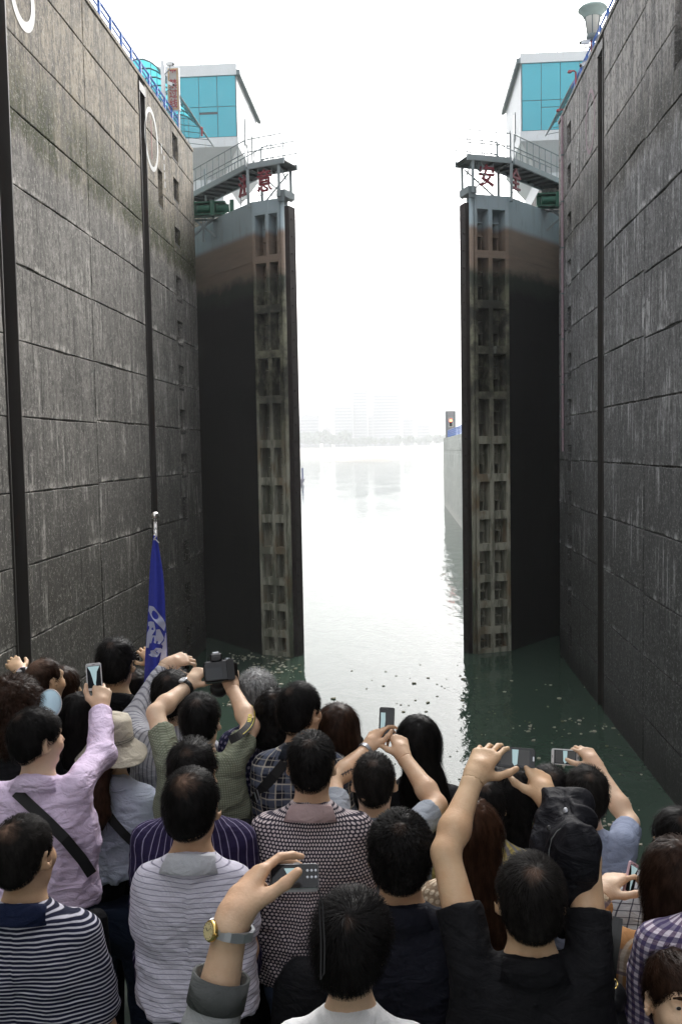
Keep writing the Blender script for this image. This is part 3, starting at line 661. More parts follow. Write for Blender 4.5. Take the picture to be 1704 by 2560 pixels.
for x_ in (-hx*.72, hx*.72): o = MB(); o.box(tp.x+x_-.07, tp.x+x_+.07, 163.93, 163.99, 12.1, zt_-.1); o.build('rib', M['grey'], st_)
o = MB(); o.box(tp.x-.38, tp.x+.38, 163.75, 163.99, 13.9, 15.5); hb = o.build('light_housing', M['whitepaint'], st_)
o = MB(); o.box(tp.x-.26, tp.x+.26, 163.70, 163.745, 14.02, 15.38); o.build('light_face', M['black'], hb)
o = MB(); o.lathe([(0, .05), (.2, .04), (.24, 0)], (tp.x, 163.69, 15.02), 14, (0, -1, 0)); M['redlit'] = plain('red_signal', (1, .10, .04), .4, emit=6); o.build('red_lens', M['redlit'], hb)
for x0, y0, Yq in ((1054, 983, 150), (1066, 978, 131)):
    p = DY(x0, y0, Yq); t_ = thing('street_lamp', 'small lamp post behind the guide wall railing, %s the signal tower' % ('nearest' if x0 < 1060 else 'second from'), 'street lamp', (p.x, Yq, 12)); o = MB(); o.tube([(p.x, Yq, 12), (p.x, Yq, p.z-.5)], .06, 6); o.build('post', M['grey'], t_); o = MB(); o.lathe([(.1, -.55), (.2, -.1), (.32, 0), (0, .08)], p, 10); o.build('lantern', M['frost'], t_)
# boat behind the left gate
bp = DZ(685, 1114, 0); Yq = bp.y
bo = thing('work_boat', 'small white work boat with a mast moored behind the left gate leaf', 'boat', (bp.x, Yq, 0))
o = MB(); o.add([(bp.x-9, Yq-2, 0), (bp.x+1.4, Yq-2, 0), (bp.x+1.4, Yq+2, 0), (bp.x-9, Yq+2, 0), (bp.x-9.5, Yq-2.3, 1.6), (bp.x+2.0, Yq-2.3, 1.6), (bp.x+2.0, Yq+2.3, 1.6), (bp.x-9.5, Yq+2.3, 1.6)], [(0, 1, 5, 4), (1, 2, 6, 5), (2, 3, 7, 6), (3, 0, 4, 7), (4, 5, 6, 7)]); o.build('hull', plain('boat_hull', (.16, .14, .2), .6), bo)
o = MB(); o.box(bp.x-6, bp.x-.2, Yq-1.4, Yq+1.4, 1.6, 4.0); o.box(bp.x-6.3, bp.x+.1, Yq-1.6, Yq+1.6, 4.0, 4.2); o.build('cabin', M['white'], bo)
for x_ in (.5, 1.7): o = MB(); o.bar((bp.x+x_, Yq-1.8, .8), (bp.x+x_, Yq-1.8, 5.0), .5 if x_ > 1 else .25); o.build('fender_post', plain('boat_blue', (.10, .12, .26), .6), bo)
o = MB(); o.tube([(bp.x-.8, Yq, 4.2), (bp.x-.8, Yq, 9.5)], .08, 6); o.tube([(bp.x-.8, Yq, 9.3), (bp.x+1.8, Yq, 4.6)], .04, 5); o.tube([(bp.x-.8, Yq, 9.3), (bp.x-4, Yq, 4.2)], .04, 5); o.build('mast', M['grey'], bo)
# ------------------------------------------------------------------ hazy far bank: trees and the city
random.seed(11)
tm = bpy.data.materials.new('far_foliage'); M['far_leaf'] = plain('far_foliage', (.085, .115, .08), .8, nz=.5, scale=.3); M['bark'] = plain('bark', (.10, .08, .06), .9)
def far_tree(x, y, z, h, seed):
    rg = random.Random(seed); t_ = thing('tree', 'hazy round tree in the line on the far bank', 'tree', (x, y, z), 'trees along the far river bank')
    o = MB(); o.tube([(x, y, z-1), (x, y, z+h*.55)], [.5, .25], 6); o.build('trunk', M['bark'], t_)
    o = MB(); vs = []; fs = []
    for k in range(150):
        d = Vector((rg.gauss(0, 1), rg.gauss(0, 1), rg.gauss(0, 1))).normalized()*(rg.random()**.33); c_ = Vector((x+d.x*h*.42, y+d.y*h*.42, z+h*.62+d.z*h*.38)); s_ = h*.09
        u_ = Vector((rg.gauss(0, 1), rg.gauss(0, 1), rg.gauss(0, 1))).normalized()*s_; v2 = u_.orthogonal().normalized()*s_; vs = [c_+u_, c_+v2, c_-u_, c_-v2]; o.add(vs, [(0, 1, 2, 3)])
    o.build('crown', M['far_leaf'], t_, fix=False)
for i in range(30):
    px_ = 690+i*11.5+random.uniform(-4, 4)
    if px_ > 1030: break
    hpx = 30 if px_ < 800 else 16
    Yq = 1815+random.uniform(-10, 20); p = PY(px_*K, 1108, Yq); far_tree(p.x, Yq, 15, hpx/2144*1815*random.uniform(.75, 1.15)+6, i)
M['city'] = plain('far_building', (.26, .26, .28), .8, nz=.05, scale=.05); M['citywin'] = plain('far_window', (.12, .13, .16), .4)
CITY = [(685, 734, 956, 'long low hazy block at the left end of the far city'), (742, 762, 985, 'short hazy block between the low block and the tower group'), (769, 812, 932, 'broad mid-height hazy block left of the tallest tower'), (812, 846, 897, 'tallest hazy tower of the far city'),
        (858, 921, 905, 'wide hazy twin slab right of the tallest tower'), (846, 858, 955, 'narrow hazy block between the two tall towers'), (925, 952, 962, 'low hazy block right of the wide twin slab'), (958, 990, 975, 'low stepped hazy block further right in the far city'), (996, 1048, 940, 'palest hazy block behind the signal tower'), (828, 875, 984, 'pale low block in front of the tall towers')]
for k, (x0, x1, yt, lb) in enumerate(CITY):
    Yq = 1920+k*26 if k != 8 else 2900
    p0, p1 = DY(x0, 1010, Yq), DY(x1, 1010, Yq); zt_ = DY((x0+x1)/2, yt, Yq).z
    t_ = thing('apartment_tower' if zt_ > 60 else 'apartment_block', lb, 'building', ((p0.x+p1.x)/2, Yq, 15))
    o = MB(); o.box(p0.x, p1.x, Yq, Yq+22, 12, zt_); o.box(p0.x+(p1.x-p0.x)*.3, p0.x+(p1.x-p0.x)*.6, Yq+4, Yq+14, zt_, zt_+4); o.build('wall', M['city'], t_)
    nf = int((zt_-18)/6.5)
    for j in range(nf):
        o = MB(); o.box(p0.x+2, p1.x-2, Yq-.4, Yq-.05, 18+j*6.5, 18+j*6.5+2.6); o.build('window_band', M['citywin'], t_)
# haze
hz = MB(); hz.box(-4300, 4300, -130, 5300, -9.5, 330); m, nt, b = newmat('haze_air'); nt.nodes.remove(b)
HAZE = .00040
pv = nd(nt, 'ShaderNodeVolumePrincipled', {'Color': (.97, .98, 1, 1), 'Density': HAZE, 'Anisotropy': .2}); nt.links.new(pv.outputs[0], nt.nodes['Material Output'].inputs['Volume'])
tag(hz.build('haze', m), kind='stuff')
# floating litter
rg = random.Random(4); db = MB(); db2 = MB()
def litter(n, X0, X1, Y0, Y1, mb, smin=.03, smax=.13):
    for _ in range(n):
        p = DZ(rg.uniform(X0, X1), rg.uniform(Y0, Y1), 0); s_ = smin+(smax-smin)*rg.random()**3; a = rg.uniform(0, 6.28); m_ = 5
        ring = [(p.x+math.cos(a+k*6.28/m_)*s_*rg.uniform(.5, 1.4), p.y+math.sin(a+k*6.28/m_)*s_*rg.uniform(.5, 1.4), -.02) for k in range(m_)]
        mb.prism(ring, (rg.uniform(-.02, .02), rg.uniform(-.02, .02), .03+s_*.25))
for _ in range(9): 
    cx_, cy_ = rg.uniform(520, 690), rg.uniform(1510, 1610); litter(13, cx_-26, cx_+26, cy_-9, cy_+9, db)
litter(110, 500, 692, 1500, 1625, db); litter(70, 1090, 1480, 1560, 1960, db, .03, .10); litter(24, 700, 1080, 1510, 1640, db2, .04, .13); litter(60, 500, 692, 1500, 1625, db2, .05, .12)
for _ in range(5):
    cx_, cy_ = rg.uniform(1150, 1420), rg.uniform(1620, 1900); litter(9, cx_-30, cx_+30, cy_-10, cy_+10, db, .03, .09)
litter(90, 850, 1450, 1560, 1960, db2, .03, .08)
tag(db.build('floating_litter', plain('litter_pale', (.46, .42, .34), .8, nz=.5, scale=2)), kind='stuff')
tag(db2.build('floating_debris', plain('litter_dark', (.16, .15, .09), .8, nz=.6, scale=2)), kind='stuff')
# ship bow: deck the crowd stands on
ZD = 7.45
hp = [(-6.6, -14), (-6.6, 1.2), (-3.6, 4.6), (-2.4, 5.1), (1.0, 5.1), (2.2, 4.4), (4.4, 1.2), (4.4, -14)]
hb_ = [(-5.2, -14), (-5.2, .4), (-2.6, 3.2), (-1.7, 3.6), (.3, 3.6), (1.2, 3.2), (3.2, .4), (3.2, -14)]
sh = thing('ship', 'bow deck of the ship carrying the crowd', 'ship', (-1, -2, 0)); n = len(hp)
o = MB(); o.add([(*q, -.6) for q in hb_]+[(*q, ZD-.02) for q in hp], [(i, (i+1) % n, n+(i+1) % n, n+i) for i in range(n)]); o.build('hull', plain('hull_paint', (.5, .52, .55), .5), sh)
o = MB(); o.prism([(*q, ZD-.1) for q in hp], (0, 0, .1)); o.build('deck', plain('deck_paint', (.05, .075, .06), .7, nz=.3), sh)
# ------------------------------------------------------------------ people: implicit surfaces meshed with surface nets
f32 = np.float32
def A(*v): return np.array(v if len(v) > 1 else v[0], f32)
def nrm(v): v = np.asarray(v, f32); return v/(np.linalg.norm(v)+1e-9)
class S:
    """list of shapes joined smoothly"""
    def __init__(s): s.p = []
    def caps(s, a, b, ra, rb=None, k=.02, sq=None, cut=None, hollow=0, op='u'):
        s.p.append(('c', A(a), A(b), ra, ra if rb is None else rb, k, sq, cut, hollow, op)); return s
    def ell(s, c, r, k=.02, R=None, op='u'): s.p.append(('e', A(c), A(r), R, 0, k, None, None, 0, op)); return s
    def grp(s, sub, R, T, k=.02, op='u', z=1): s.p.append(('g', sub, np.asarray(R, f32), A(T), z, k, None, None, 0, op)); return s
    def plane(s, n, d, k=.005): s.p.append(('p', nrm(n), d, None, 0, k, None, None, 0, 'i')); return s
    def __call__(s, P):
        D = None
        for q in s.p:
            t = q[0]; k = q[5]; op = q[9]
            if t == 'c':
                a, b, ra, rb, sq = q[1], q[2], q[3], q[4], q[6]; X = P
                if sq is not None: w_ = A(sq); X = P*w_; a = a*w_; b = b*w_
                ab = b-a; L2 = float(ab@ab)+1e-12; h = np.clip(((X-a)@ab)/L2, 0, 1); d = np.sqrt(((X-a-h[:, None]*ab)**2).sum(1))-(ra+(rb-ra)*h)
                if sq is not None: d = d/max(sq)
                if q[7] is not None:
                    e, dr = q[7]; pl = (P-A(e))@nrm(dr); d = np.maximum(d, pl)
                    if q[8]:
                        hh = np.clip((P-A(e))@nrm(dr), -.06, .1); dd = np.sqrt((((P-A(e))-hh[:, None]*nrm(dr))**2).sum(1))-(rb-q[8]); d = np.maximum(d, -np.maximum(dd, -.05-pl))
            elif t == 'e':
                X = P-q[1]
                if q[3] is not None: X = X@q[3]
                X = X/q[2]; l = np.sqrt((X*X).sum(1)); d = (l-1)*float(q[2].min())*.6+(l-1)*float(q[2].mean())*.4
            elif t == 'g': d = q[1](((P-q[3])@q[2])/q[4])*q[4]
            elif t == 'p': d = P@q[1]-q[2]
            if D is None: D = d; continue
            if op == 'u': h = np.maximum(k-np.abs(D-d), 0)/k; D = np.minimum(D, d)-h*h*k*.25
            elif op == 's': d = -d; h = np.maximum(k-np.abs(D-d), 0)/k; D = np.maximum(D, d)+h*h*k*.25
            elif op == 'i': h = np.maximum(k-np.abs(D-d), 0)/k; D = np.maximum(D, d)+h*h*k*.25
        return D
def snets(f, lo, hi, h, marg=1.25):
    lo = A(lo); hi = A(hi); n = np.ceil((hi-lo)/(4*h)).astype(int)*4+4; lo = lo-2*h
    c = 4; nc = n//c; g = np.stack(np.meshgrid(*[np.arange(m_) for m_ in nc], indexing='ij'), -1).reshape(-1, 3)
    d = f((lo+(g*c+c/2)*h).astype(f32)); g = g[np.abs(d) < c*h*.87*marg+.012]
    if len(g) == 0: return np.zeros((0, 3), f32), np.zeros((0, 4), int)
    o = np.stack(np.meshgrid(*[np.arange(c)]*3, indexing='ij'), -1).reshape(-1, 3)
    cells = (g[:, None]*c+o[None]).reshape(-1, 3); N = n+1; st = np.array([N[1]*N[2], N[2], 1])
    cid = cells@st; cor = np.array([(i, j, k) for i in (0, 1) for j in (0, 1) for k in (0, 1)])@st
    pid = np.unique(cid[:, None]+cor[None]); val = np.full(N[0]*N[1]*N[2], 1e3, f32)
    pt = np.stack([pid//st[0], (pid//N[2]) % N[1], pid % N[2]], -1); val[pid] = f((lo+pt*h).astype(f32))
    cv = val[cid[:, None]+cor[None]]; neg = cv < 0; act = neg.any(1) & ~neg.all(1); cid = cid[act]; cv = cv[act]; cells = cells[act]
    oc = np.array([(i, j, k) for i in (0, 1) for j in (0, 1) for k in (0, 1)], f32); acc = np.zeros((len(cid), 3), f32); cnt = np.zeros(len(cid), f32)
    for e0 in range(8):
        for ax in (1, 2, 4):
            if e0 & ax: continue
            e1 = e0 | ax; v0, v1 = cv[:, e0], cv[:, e1]; m_ = (v0 < 0) != (v1 < 0)
            t = np.where(m_, v0/np.where(m_, v0-v1, 1), 0)[:, None]; acc += np.where(m_[:, None], oc[e0]+(oc[e1]-oc[e0])*t, 0); cnt += m_
    V = lo+(cells+acc/cnt[:, None])*h
    idx = {}; look = np.full(N[0]*N[1]*N[2], -1, np.int64); look[cid] = np.arange(len(cid)); F = []
    for ax in range(3):
        b_, c_ = [(1, 2), (2, 0), (0, 1)][ax]; p1 = cid+st[ax]; s0 = val[cid] < 0; s1 = val[np.minimum(p1, len(val)-1)] < 0
        for flip in (0, 1):
            m_ = (s0 & ~s1) if not flip else (~s0 & s1); q = cid[m_]
            quad = np.stack([look[q], look[q-st[b_]], look[q-st[b_]-st[c_]], look[q-st[c_]]], 1); quad = quad[(quad >= 0).all(1)]
            F.append(quad if not flip else quad[:, ::-1])
    return V.astype(f32), np.concatenate(F)
def hash3(i, seed):
    x = (i[..., 0]*374761393+i[..., 1]*668265263+i[..., 2]*2147483647+seed*974711) & 0xffffffff
    x = ((x ^ (x >> 13))*1274126177) & 0xffffffff; return ((x ^ (x >> 16)) & 0xffff)/65535.
def vnoise(P, seed=0):
    P = np.asarray(P, np.float64); i = np.floor(P).astype(np.int64); u = P-i; u = u*u*(3-2*u); r = 0
    for a_ in (0, 1):
        for b_ in (0, 1):
            for c_ in (0, 1):
                w_ = (u[:, 0] if a_ else 1-u[:, 0])*(u[:, 1] if b_ else 1-u[:, 1])*(u[:, 2] if c_ else 1-u[:, 2]); r = r+w_*hash3(i+np.array([a_, b_, c_]), seed)
    return r*2-1
def vnormals(V, F):
    n = np.cross(V[F[:, 2]]-V[F[:, 0]], V[F[:, 3]]-V[F[:, 1]]); N = np.zeros_like(V)
    for k in range(4): np.add.at(N, F[:, k], n)
    return N/(np.linalg.norm(N, axis=1, keepdims=True)+1e-12)
def npmesh(name, V, F, mat, parent, sm=True, loc=None):
    me = bpy.data.meshes.new(name); F = np.asarray(F); m_ = F.shape[1]
    me.vertices.add(len(V)); me.vertices.foreach_set('co', np.asarray(V, f32).ravel())
    me.loops.add(F.size); me.loops.foreach_set('vertex_index', F.ravel().astype(np.int32))
    me.polygons.add(len(F)); me.polygons.foreach_set('loop_start', (np.arange(len(F))*m_).astype(np.int32))
    me.update(calc_edges=True); me.validate()
    if sm: smooth(me)
    return link(name, me, mat, parent)
# ---- materials for people
def skinmat(name, c, red=.5):
    m, nt, b = newmat(name); v = opos(nt); n = sstep(nt, noise(nt, v, 9, 5, .6), .38, .62); n2 = noise(nt, v, 55, 3)
    cc = mixc(nt, mth(nt, 'MULTIPLY', n, red), c, (c[0]*.86, c[1]*.68, c[2]*.60)); cc = mixc(nt, mth(nt, 'MULTIPLY', sstep(nt, n2, .5, .7), .15), cc, tuple(x*.7 for x in c))
    nt.links.new(cc, b.inputs['Base Color']); b.inputs['Roughness'].default_value = .48; b.inputs['Specular IOR Level'].default_value = .38
    b.inputs['Subsurface Weight'].default_value = .0; bump(nt, b, mth(nt, 'ADD', n2, noise(nt, v, 160, 2)), .25, .003); return m
SK = [skinmat('skin_tan', (.66, .455, .285)), skinmat('skin_fair', (.72, .52, .37)), skinmat('skin_brown', (.52, .335, .21)), skinmat('skin_warm', (.66, .455, .305))]
def hairmat(name, c, rough=.38, c2=None, sc_=60):
    m, nt, b = newmat(name); v = opos(nt); n = noise(nt, vscale(nt, v, (1, 1, .35)), sc_, 3)
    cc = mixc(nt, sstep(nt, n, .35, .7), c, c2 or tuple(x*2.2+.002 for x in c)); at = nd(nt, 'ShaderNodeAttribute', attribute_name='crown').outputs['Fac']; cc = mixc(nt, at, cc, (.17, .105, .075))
    nt.links.new(cc, b.inputs['Base Color'])
    b.inputs['Roughness'].default_value = rough; b.inputs['Specular IOR Level'].default_value = .06; bump(nt, b, n, .5, .004); return m
HM = {'black': hairmat('hair_black', (.0045, .004, .004), .46), 'soft': hairmat('hair_soft_black', (.0075, .0065, .006), .55), 'brown': hairmat('hair_dark_brown', (.016, .008, .005), .36), 'chest': hairmat('hair_chestnut', (.030, .014, .008), .36),
      'grey': hairmat('hair_grey', (.10, .10, .10), .45, (.38, .38, .38), 90)}
def folded(nt, b, v, amt=.5, fine=.25, weave=900):
    w1 = noise(nt, vscale(nt, v, (1.0, 1.0, 2.1)), 9, 4, .5, 1.2); w2 = noise(nt, v, 26, 3, .5, .6); w3 = noise(nt, v, weave, 1)
    bump(nt, b, mth(nt, 'ADD', mth(nt, 'MULTIPLY', w1, 1.0), mth(nt, 'ADD', mth(nt, 'MULTIPLY', w2, .3), mth(nt, 'MULTIPLY', w3, .02*fine*4))), amt, .03)
def cloth(name, c, rough=.8, fn=None, amt=.5, sheen=.0):
    m, nt, b = newmat(name); v = opos(nt)
    if fn: cc = fn(nt, v)
    else:
        n = noise(nt, v, 420, 2); n1 = noise(nt, v, 6, 3); cc = mixc(nt, n, tuple(x*.80 for x in c), tuple(min(1, x*1.12) for x in c)); cc = mixc(nt, mth(nt, 'MULTIPLY', n1, .25), cc, tuple(x*.7 for x in c))
    setin(nt, b.inputs['Base Color'], cc); b.inputs['Roughness'].default_value = rough; b.inputs['Specular IOR Level'].default_value = .12
    b.inputs['Sheen Weight'].default_value = sheen; folded(nt, b, v, amt); return m
def around(nt, x, y): return mth(nt, 'MULTIPLY', mth(nt, 'ARCTAN2', x, mth(nt, 'SUBTRACT', .06, y)), .19)
def warp(nt, v, a=.012, s=7): return mth(nt, 'MULTIPLY', mth(nt, 'SUBTRACT', noise(nt, v, s, 2), .5), a*2)
def stripes(c1, c2, per, duty, axis='z', w_=.010, soft=.12):
    def fn(nt, v):
        x, y, z = sep(nt, v); q = z if axis == 'z' else around(nt, x, y); t = mth(nt, 'FRACT', mth(nt, 'DIVIDE', mth(nt, 'ADD', q, warp(nt, v, w_)), per))
        return mixc(nt, mth(nt, 'MULTIPLY', sstep(nt, t, 0, soft), sstep(nt, t, duty+soft, duty)), c1, c2)
    return fn
def band(nt, q, per, off, wd, soft=.03):
    t = mth(nt, 'FRACT', mth(nt, 'ADD', mth(nt, 'DIVIDE', q, per), off)); return mth(nt, 'MULTIPLY', sstep(nt, t, 0, soft), sstep(nt, t, wd+soft, wd))
def plaid(base, layers, w_=.008):
    def fn(nt, v):
        x, y, z = sep(nt, v); x = mth(nt, 'ADD', around(nt, x, y), warp(nt, v, w_)); z = mth(nt, 'ADD', z, warp(nt, v, w_, 6)); c = base
        for ax, per, off, wd, cc, al in layers: c = mixc(nt, mth(nt, 'MULTIPLY', band(nt, x if ax == 'x' else z, per, off, wd), al), c, cc)
        return c
    return fn
def dots(c1, c2, per, r, stag=True, c3=None):
    def fn(nt, v):
        x, y, z = sep(nt, v); q = around(nt, x, y); row = mth(nt, 'FLOOR', mth(nt, 'DIVIDE', z, per))
        q = mth(nt, 'DIVIDE', q, per)
        if stag: q = mth(nt, 'ADD', q, mth(nt, 'MULTIPLY', row, .5))
        a_ = mth(nt, 'SUBTRACT', mth(nt, 'FRACT', q), .5); b_ = mth(nt, 'SUBTRACT', mth(nt, 'FRACT', mth(nt, 'DIVIDE', z, per)), .5)
        d = mth(nt, 'SQRT', mth(nt, 'ADD', mth(nt, 'MULTIPLY', a_, a_), mth(nt, 'MULTIPLY', b_, b_)))
        return mixc(nt, sstep(nt, d, r+.1, r), c1, c2)
    return fn
# ---- hands
def hand(sd, wrist, knuck, dorsal, right, pose, sc_=1.0):
    """adds a hand; returns the frame. pose: dict of curls per finger and thumb"""
    Yh = nrm(A(knuck)-A(wrist)); Zh = A(dorsal)-Yh*float(A(dorsal)@Yh); Zh = nrm(Zh); Xh = np.cross(Yh, Zh); sg = -1 if right else 1
    W = A(wrist)
    def P(x, y, z): return W+(Xh*x*sg+Yh*y+Zh*z)*sc_
    spec = [('i', .029, .088, (.043, .026, .020), .0084, .07), ('m', .008, .092, (.047, .030, .021), .0087, .0), ('r', -.013, .087, (.043, .028, .021), .0082, -.07), ('l', -.033, .077, (.034, .020, .019), .0072, -.16)]
    sd.caps(P(.0, -.02, 0), P(.0, .035, .0), .026*sc_, .030*sc_, .02)
    for nm, x, y, L, r, sp in spec:
        sd.caps(P(x*.55, .012, .002), P(x, y, 0), .015*sc_, .0125*sc_, .016)
    sd.caps(P(-.018, .03, -.008), P(-.026, .06, -.008), .015*sc_, .012*sc_, .014)
    for nm, x, y, L, r, sp in spec:
        c = pose.get(nm, pose.get('all', (30, 35, 20))); spd = sp*pose.get('spread', 1); p = P(x, y, 0); a_ = 0; rr = r*sc_
        for j in range(3):
            a_ += rad(c[j]); d = (Xh*sg*math.sin(spd)+Yh*math.cos(spd))*math.cos(a_)-Zh*math.sin(a_); q = p+d*L[j]*sc_
            sd.caps(p, q, rr, rr*(.93 if j < 2 else .80), .003 if j else .006); p = q; rr *= .93
    tb = pose.get('thumb', ((.55, .75, -.35), (.35, .9, -.3), (.1, .95, -.3))); p = P(.020, .016, -.006); Ls = (.046, .034, .028); rs = (.0150, .0118, .0108, .0088)
    for j in range(3):
        d = nrm(tb[j]); d = Xh*sg*d[0]+Yh*d[1]+Zh*d[2]; q = p+d*Ls[j]*sc_; sd.caps(p, q, rs[j]*sc_, rs[j+1]*sc_, .018 if j == 0 else .006); p = q
def rotm(yaw=0, pitch=0, roll=0):                        # columns are the local axes
    return np.array((Matrix.Rotation(rad(yaw), 3, 'Z') @ Matrix.Rotation(rad(pitch), 3, 'X') @ Matrix.Rotation(rad(roll), 3, 'Y')), f32)
def head_sdf(face=False):
    h = S(); h.ell((0, -.015, .030), (.076, .094, .086)); h.ell((0, .028, -.028), (.063, .064, .084), .04); h.caps((-.028, .028, -.075), (.028, .028, -.075), .034, k=.03); h.ell((0, .068, -.098), (.022, .020, .017), .03)
    h.ell((0, -.055, -.03), (.056, .045, .055), .04)
    h.caps((0, .088, .012), (0, .110, -.024), .0085, .013, .014); h.caps((-.013, .094, -.029), (.013, .094, -.029), .009, k=.01)
    h.caps((-.034, .076, .030), (.034, .076, .030), .013, k=.02)
    for s_ in (-1, 1):
        h.ell((s_*.033, .097, .010), (.016, .014, .010), .014, op='s'); h.ell((s_*.040, .062, -.030), (.026, .026, .022), .03)
        h.ell((s_*.087, -.010, -.006), (.0085, .022, .034), .008, rotm(s_*-38)); h.ell((s_*.093, -.004, .0), (.006, .011, .019), .005, rotm(s_*-38), 's')
        if face: h.ell((s_*.032, .0775, .008), (.0135, .0125, .0125), .002); h.caps((s_*.020, .086, .0155), (s_*.044, .080, .0150), .0048, .0042, .004); h.caps((s_*.020, .0865, .001), (s_*.042, .081, .0015), .0040, .004, .004)
    h.caps((-.019, .0865, -.052), (.019, .0865, -.052), .0075, k=.008); h.caps((-.017, .086, -.064), (.017, .086, -.064), .0080, k=.006)
    return h
def hair_sdf(style, t):
    h = S()
    if style in ('short', 'crew', 'thin', 'curlyshort', 'full'):
        h.ell((0, -.015, .030), (.077+t, .095+t, .087+t*1.25)); h.ell((0, -.055, -.025), (.057+t*.6, .046+t*.6, .06), .03)
        if style == 'full': h.ell((0, -.01, .075), (.066+t*.4, .075, .045+t*.4), .03)
        h.plane((0, .72, -1), .012, .012)
        for s_ in (-1, 1): h.ell((s_*.098, -.004, -.010), (.026, .034, .046), .010, op='s')
    elif style in ('bob', 'curlybob', 'greywave'):
        h.ell((0, -.018, .030), (.080+t, .098+t, .090+t)); h.ell((0, -.045, -.045), (.078+t, .062+t, .075+t*.6), .04); h.ell((0, .13, -.02), (.075, .085, .085), .02, op='s')
        if style == 'curlybob': h.ell((0, -.04, -.09), (.10+t, .08+t, .08+t), .04)
    else:                                                # long
        h.ell((0, -.016, .030), (.079+t, .097+t, .089+t)); h.ell((0, .13, -.02), (.072, .085, .085), .02, op='s')
    return h
def ribbons(V, F, f, N, L, steps, flow, lift, wd, rg, curl=0, ctr=None):
    tri = np.concatenate([F[:, [0, 1, 2]], F[:, [0, 2, 3]]]); a_ = V[tri]; ar = np.linalg.norm(np.cross(a_[:, 1]-a_[:, 0], a_[:, 2]-a_[:, 0]), axis=1)
    k = rg.choice(len(tri), N, p=ar/ar.sum()); u = rg.random((N, 2)); fl = u.sum(1) > 1; u[fl] = 1-u[fl]
    p = (a_[k, 0]+(a_[k, 1]-a_[k, 0])*u[:, :1]+(a_[k, 2]-a_[k, 0])*u[:, 1:]).astype(f32)
    Ls = (L*rg.uniform(.6, 1.25, N)).astype(f32); e = .002; out = []; ph = rg.uniform(0, 6.28, N)
    jit = rg.normal(0, 1, (N, 3)).astype(f32)
    for s_ in range(steps+1):
        d0 = f(p); g = np.stack([f(p+A(e, 0, 0))-d0, f(p+A(0, e, 0))-d0, f(p+A(0, 0, e))-d0], 1); g = g/(np.linalg.norm(g, axis=1, keepdims=True)+1e-9)
        fw = flow(p, g)+jit*.22; fw = fw-g*(fw*g).sum(1, keepdims=True); fw = fw/(np.linalg.norm(fw, axis=1, keepdims=True)+1e-9)
        tt = s_/steps; lf = lift*(tt**1.3)
        sd_ = np.cross(fw, g)*(wd*(1-tt*.85))[:, None] if hasattr(wd, '__len__') else np.cross(fw, g)*wd*(1-tt*.85)
        off = 0
        if curl: off = (np.cross(fw, g)*np.sin(ph+tt*7)[:, None]+g*np.cos(ph+tt*7)[:, None])*curl*min(1, tt*2+.2)
        c = p-g*(d0-.001-lf)[:, None]+off; out.append(np.stack([c-sd_, c+sd_], 1)); p = p-g*d0[:, None]+fw*(Ls/steps)[:, None]
    O = np.stack(out, 1); m_ = steps+1; VV = O.reshape(-1, 3); b_ = (np.arange(N)*m_*2)[:, None]; FF = []
    for s_ in range(steps): FF.append(b_+np.array([2*s_, 2*s_+1, 2*s_+3, 2*s_+2]))
    return VV, np.concatenate(FF)
PEOPLE = {}
def collar(root, N0, mat, rx=.066, ry=.064, hgt=.040, flap=.030, spread=150, tilt=.55, name='collar'):
    vs = []; n = 28; prof = [(-.002, -.016), (.002, hgt*.85), (.008, hgt), (.013, hgt*.85), (flap, -.010), (flap-.006, -.013)]
    for i in range(n+1):
        t = rad(-90-spread+2*spread*i/n); c, s_ = math.cos(t), math.sin(t)
        for r, z in prof: vs.append((N0[0]+c*(rx+r), N0[1]+s_*(ry+r), N0[2]+z-tilt*(s_*ry+ry)*.9))
    m_ = len(prof); F = [(i*m_+k, i*m_+(k+1) % m_, (i+1)*m_+(k+1) % m_, (i+1)*m_+k) for i in range(n) for k in range(m_)]
    V = np.array(vs, f32); V += (vnoise(V*40, 5)*.0015)[:, None]
    return npmesh(name, V, F, mat, root)
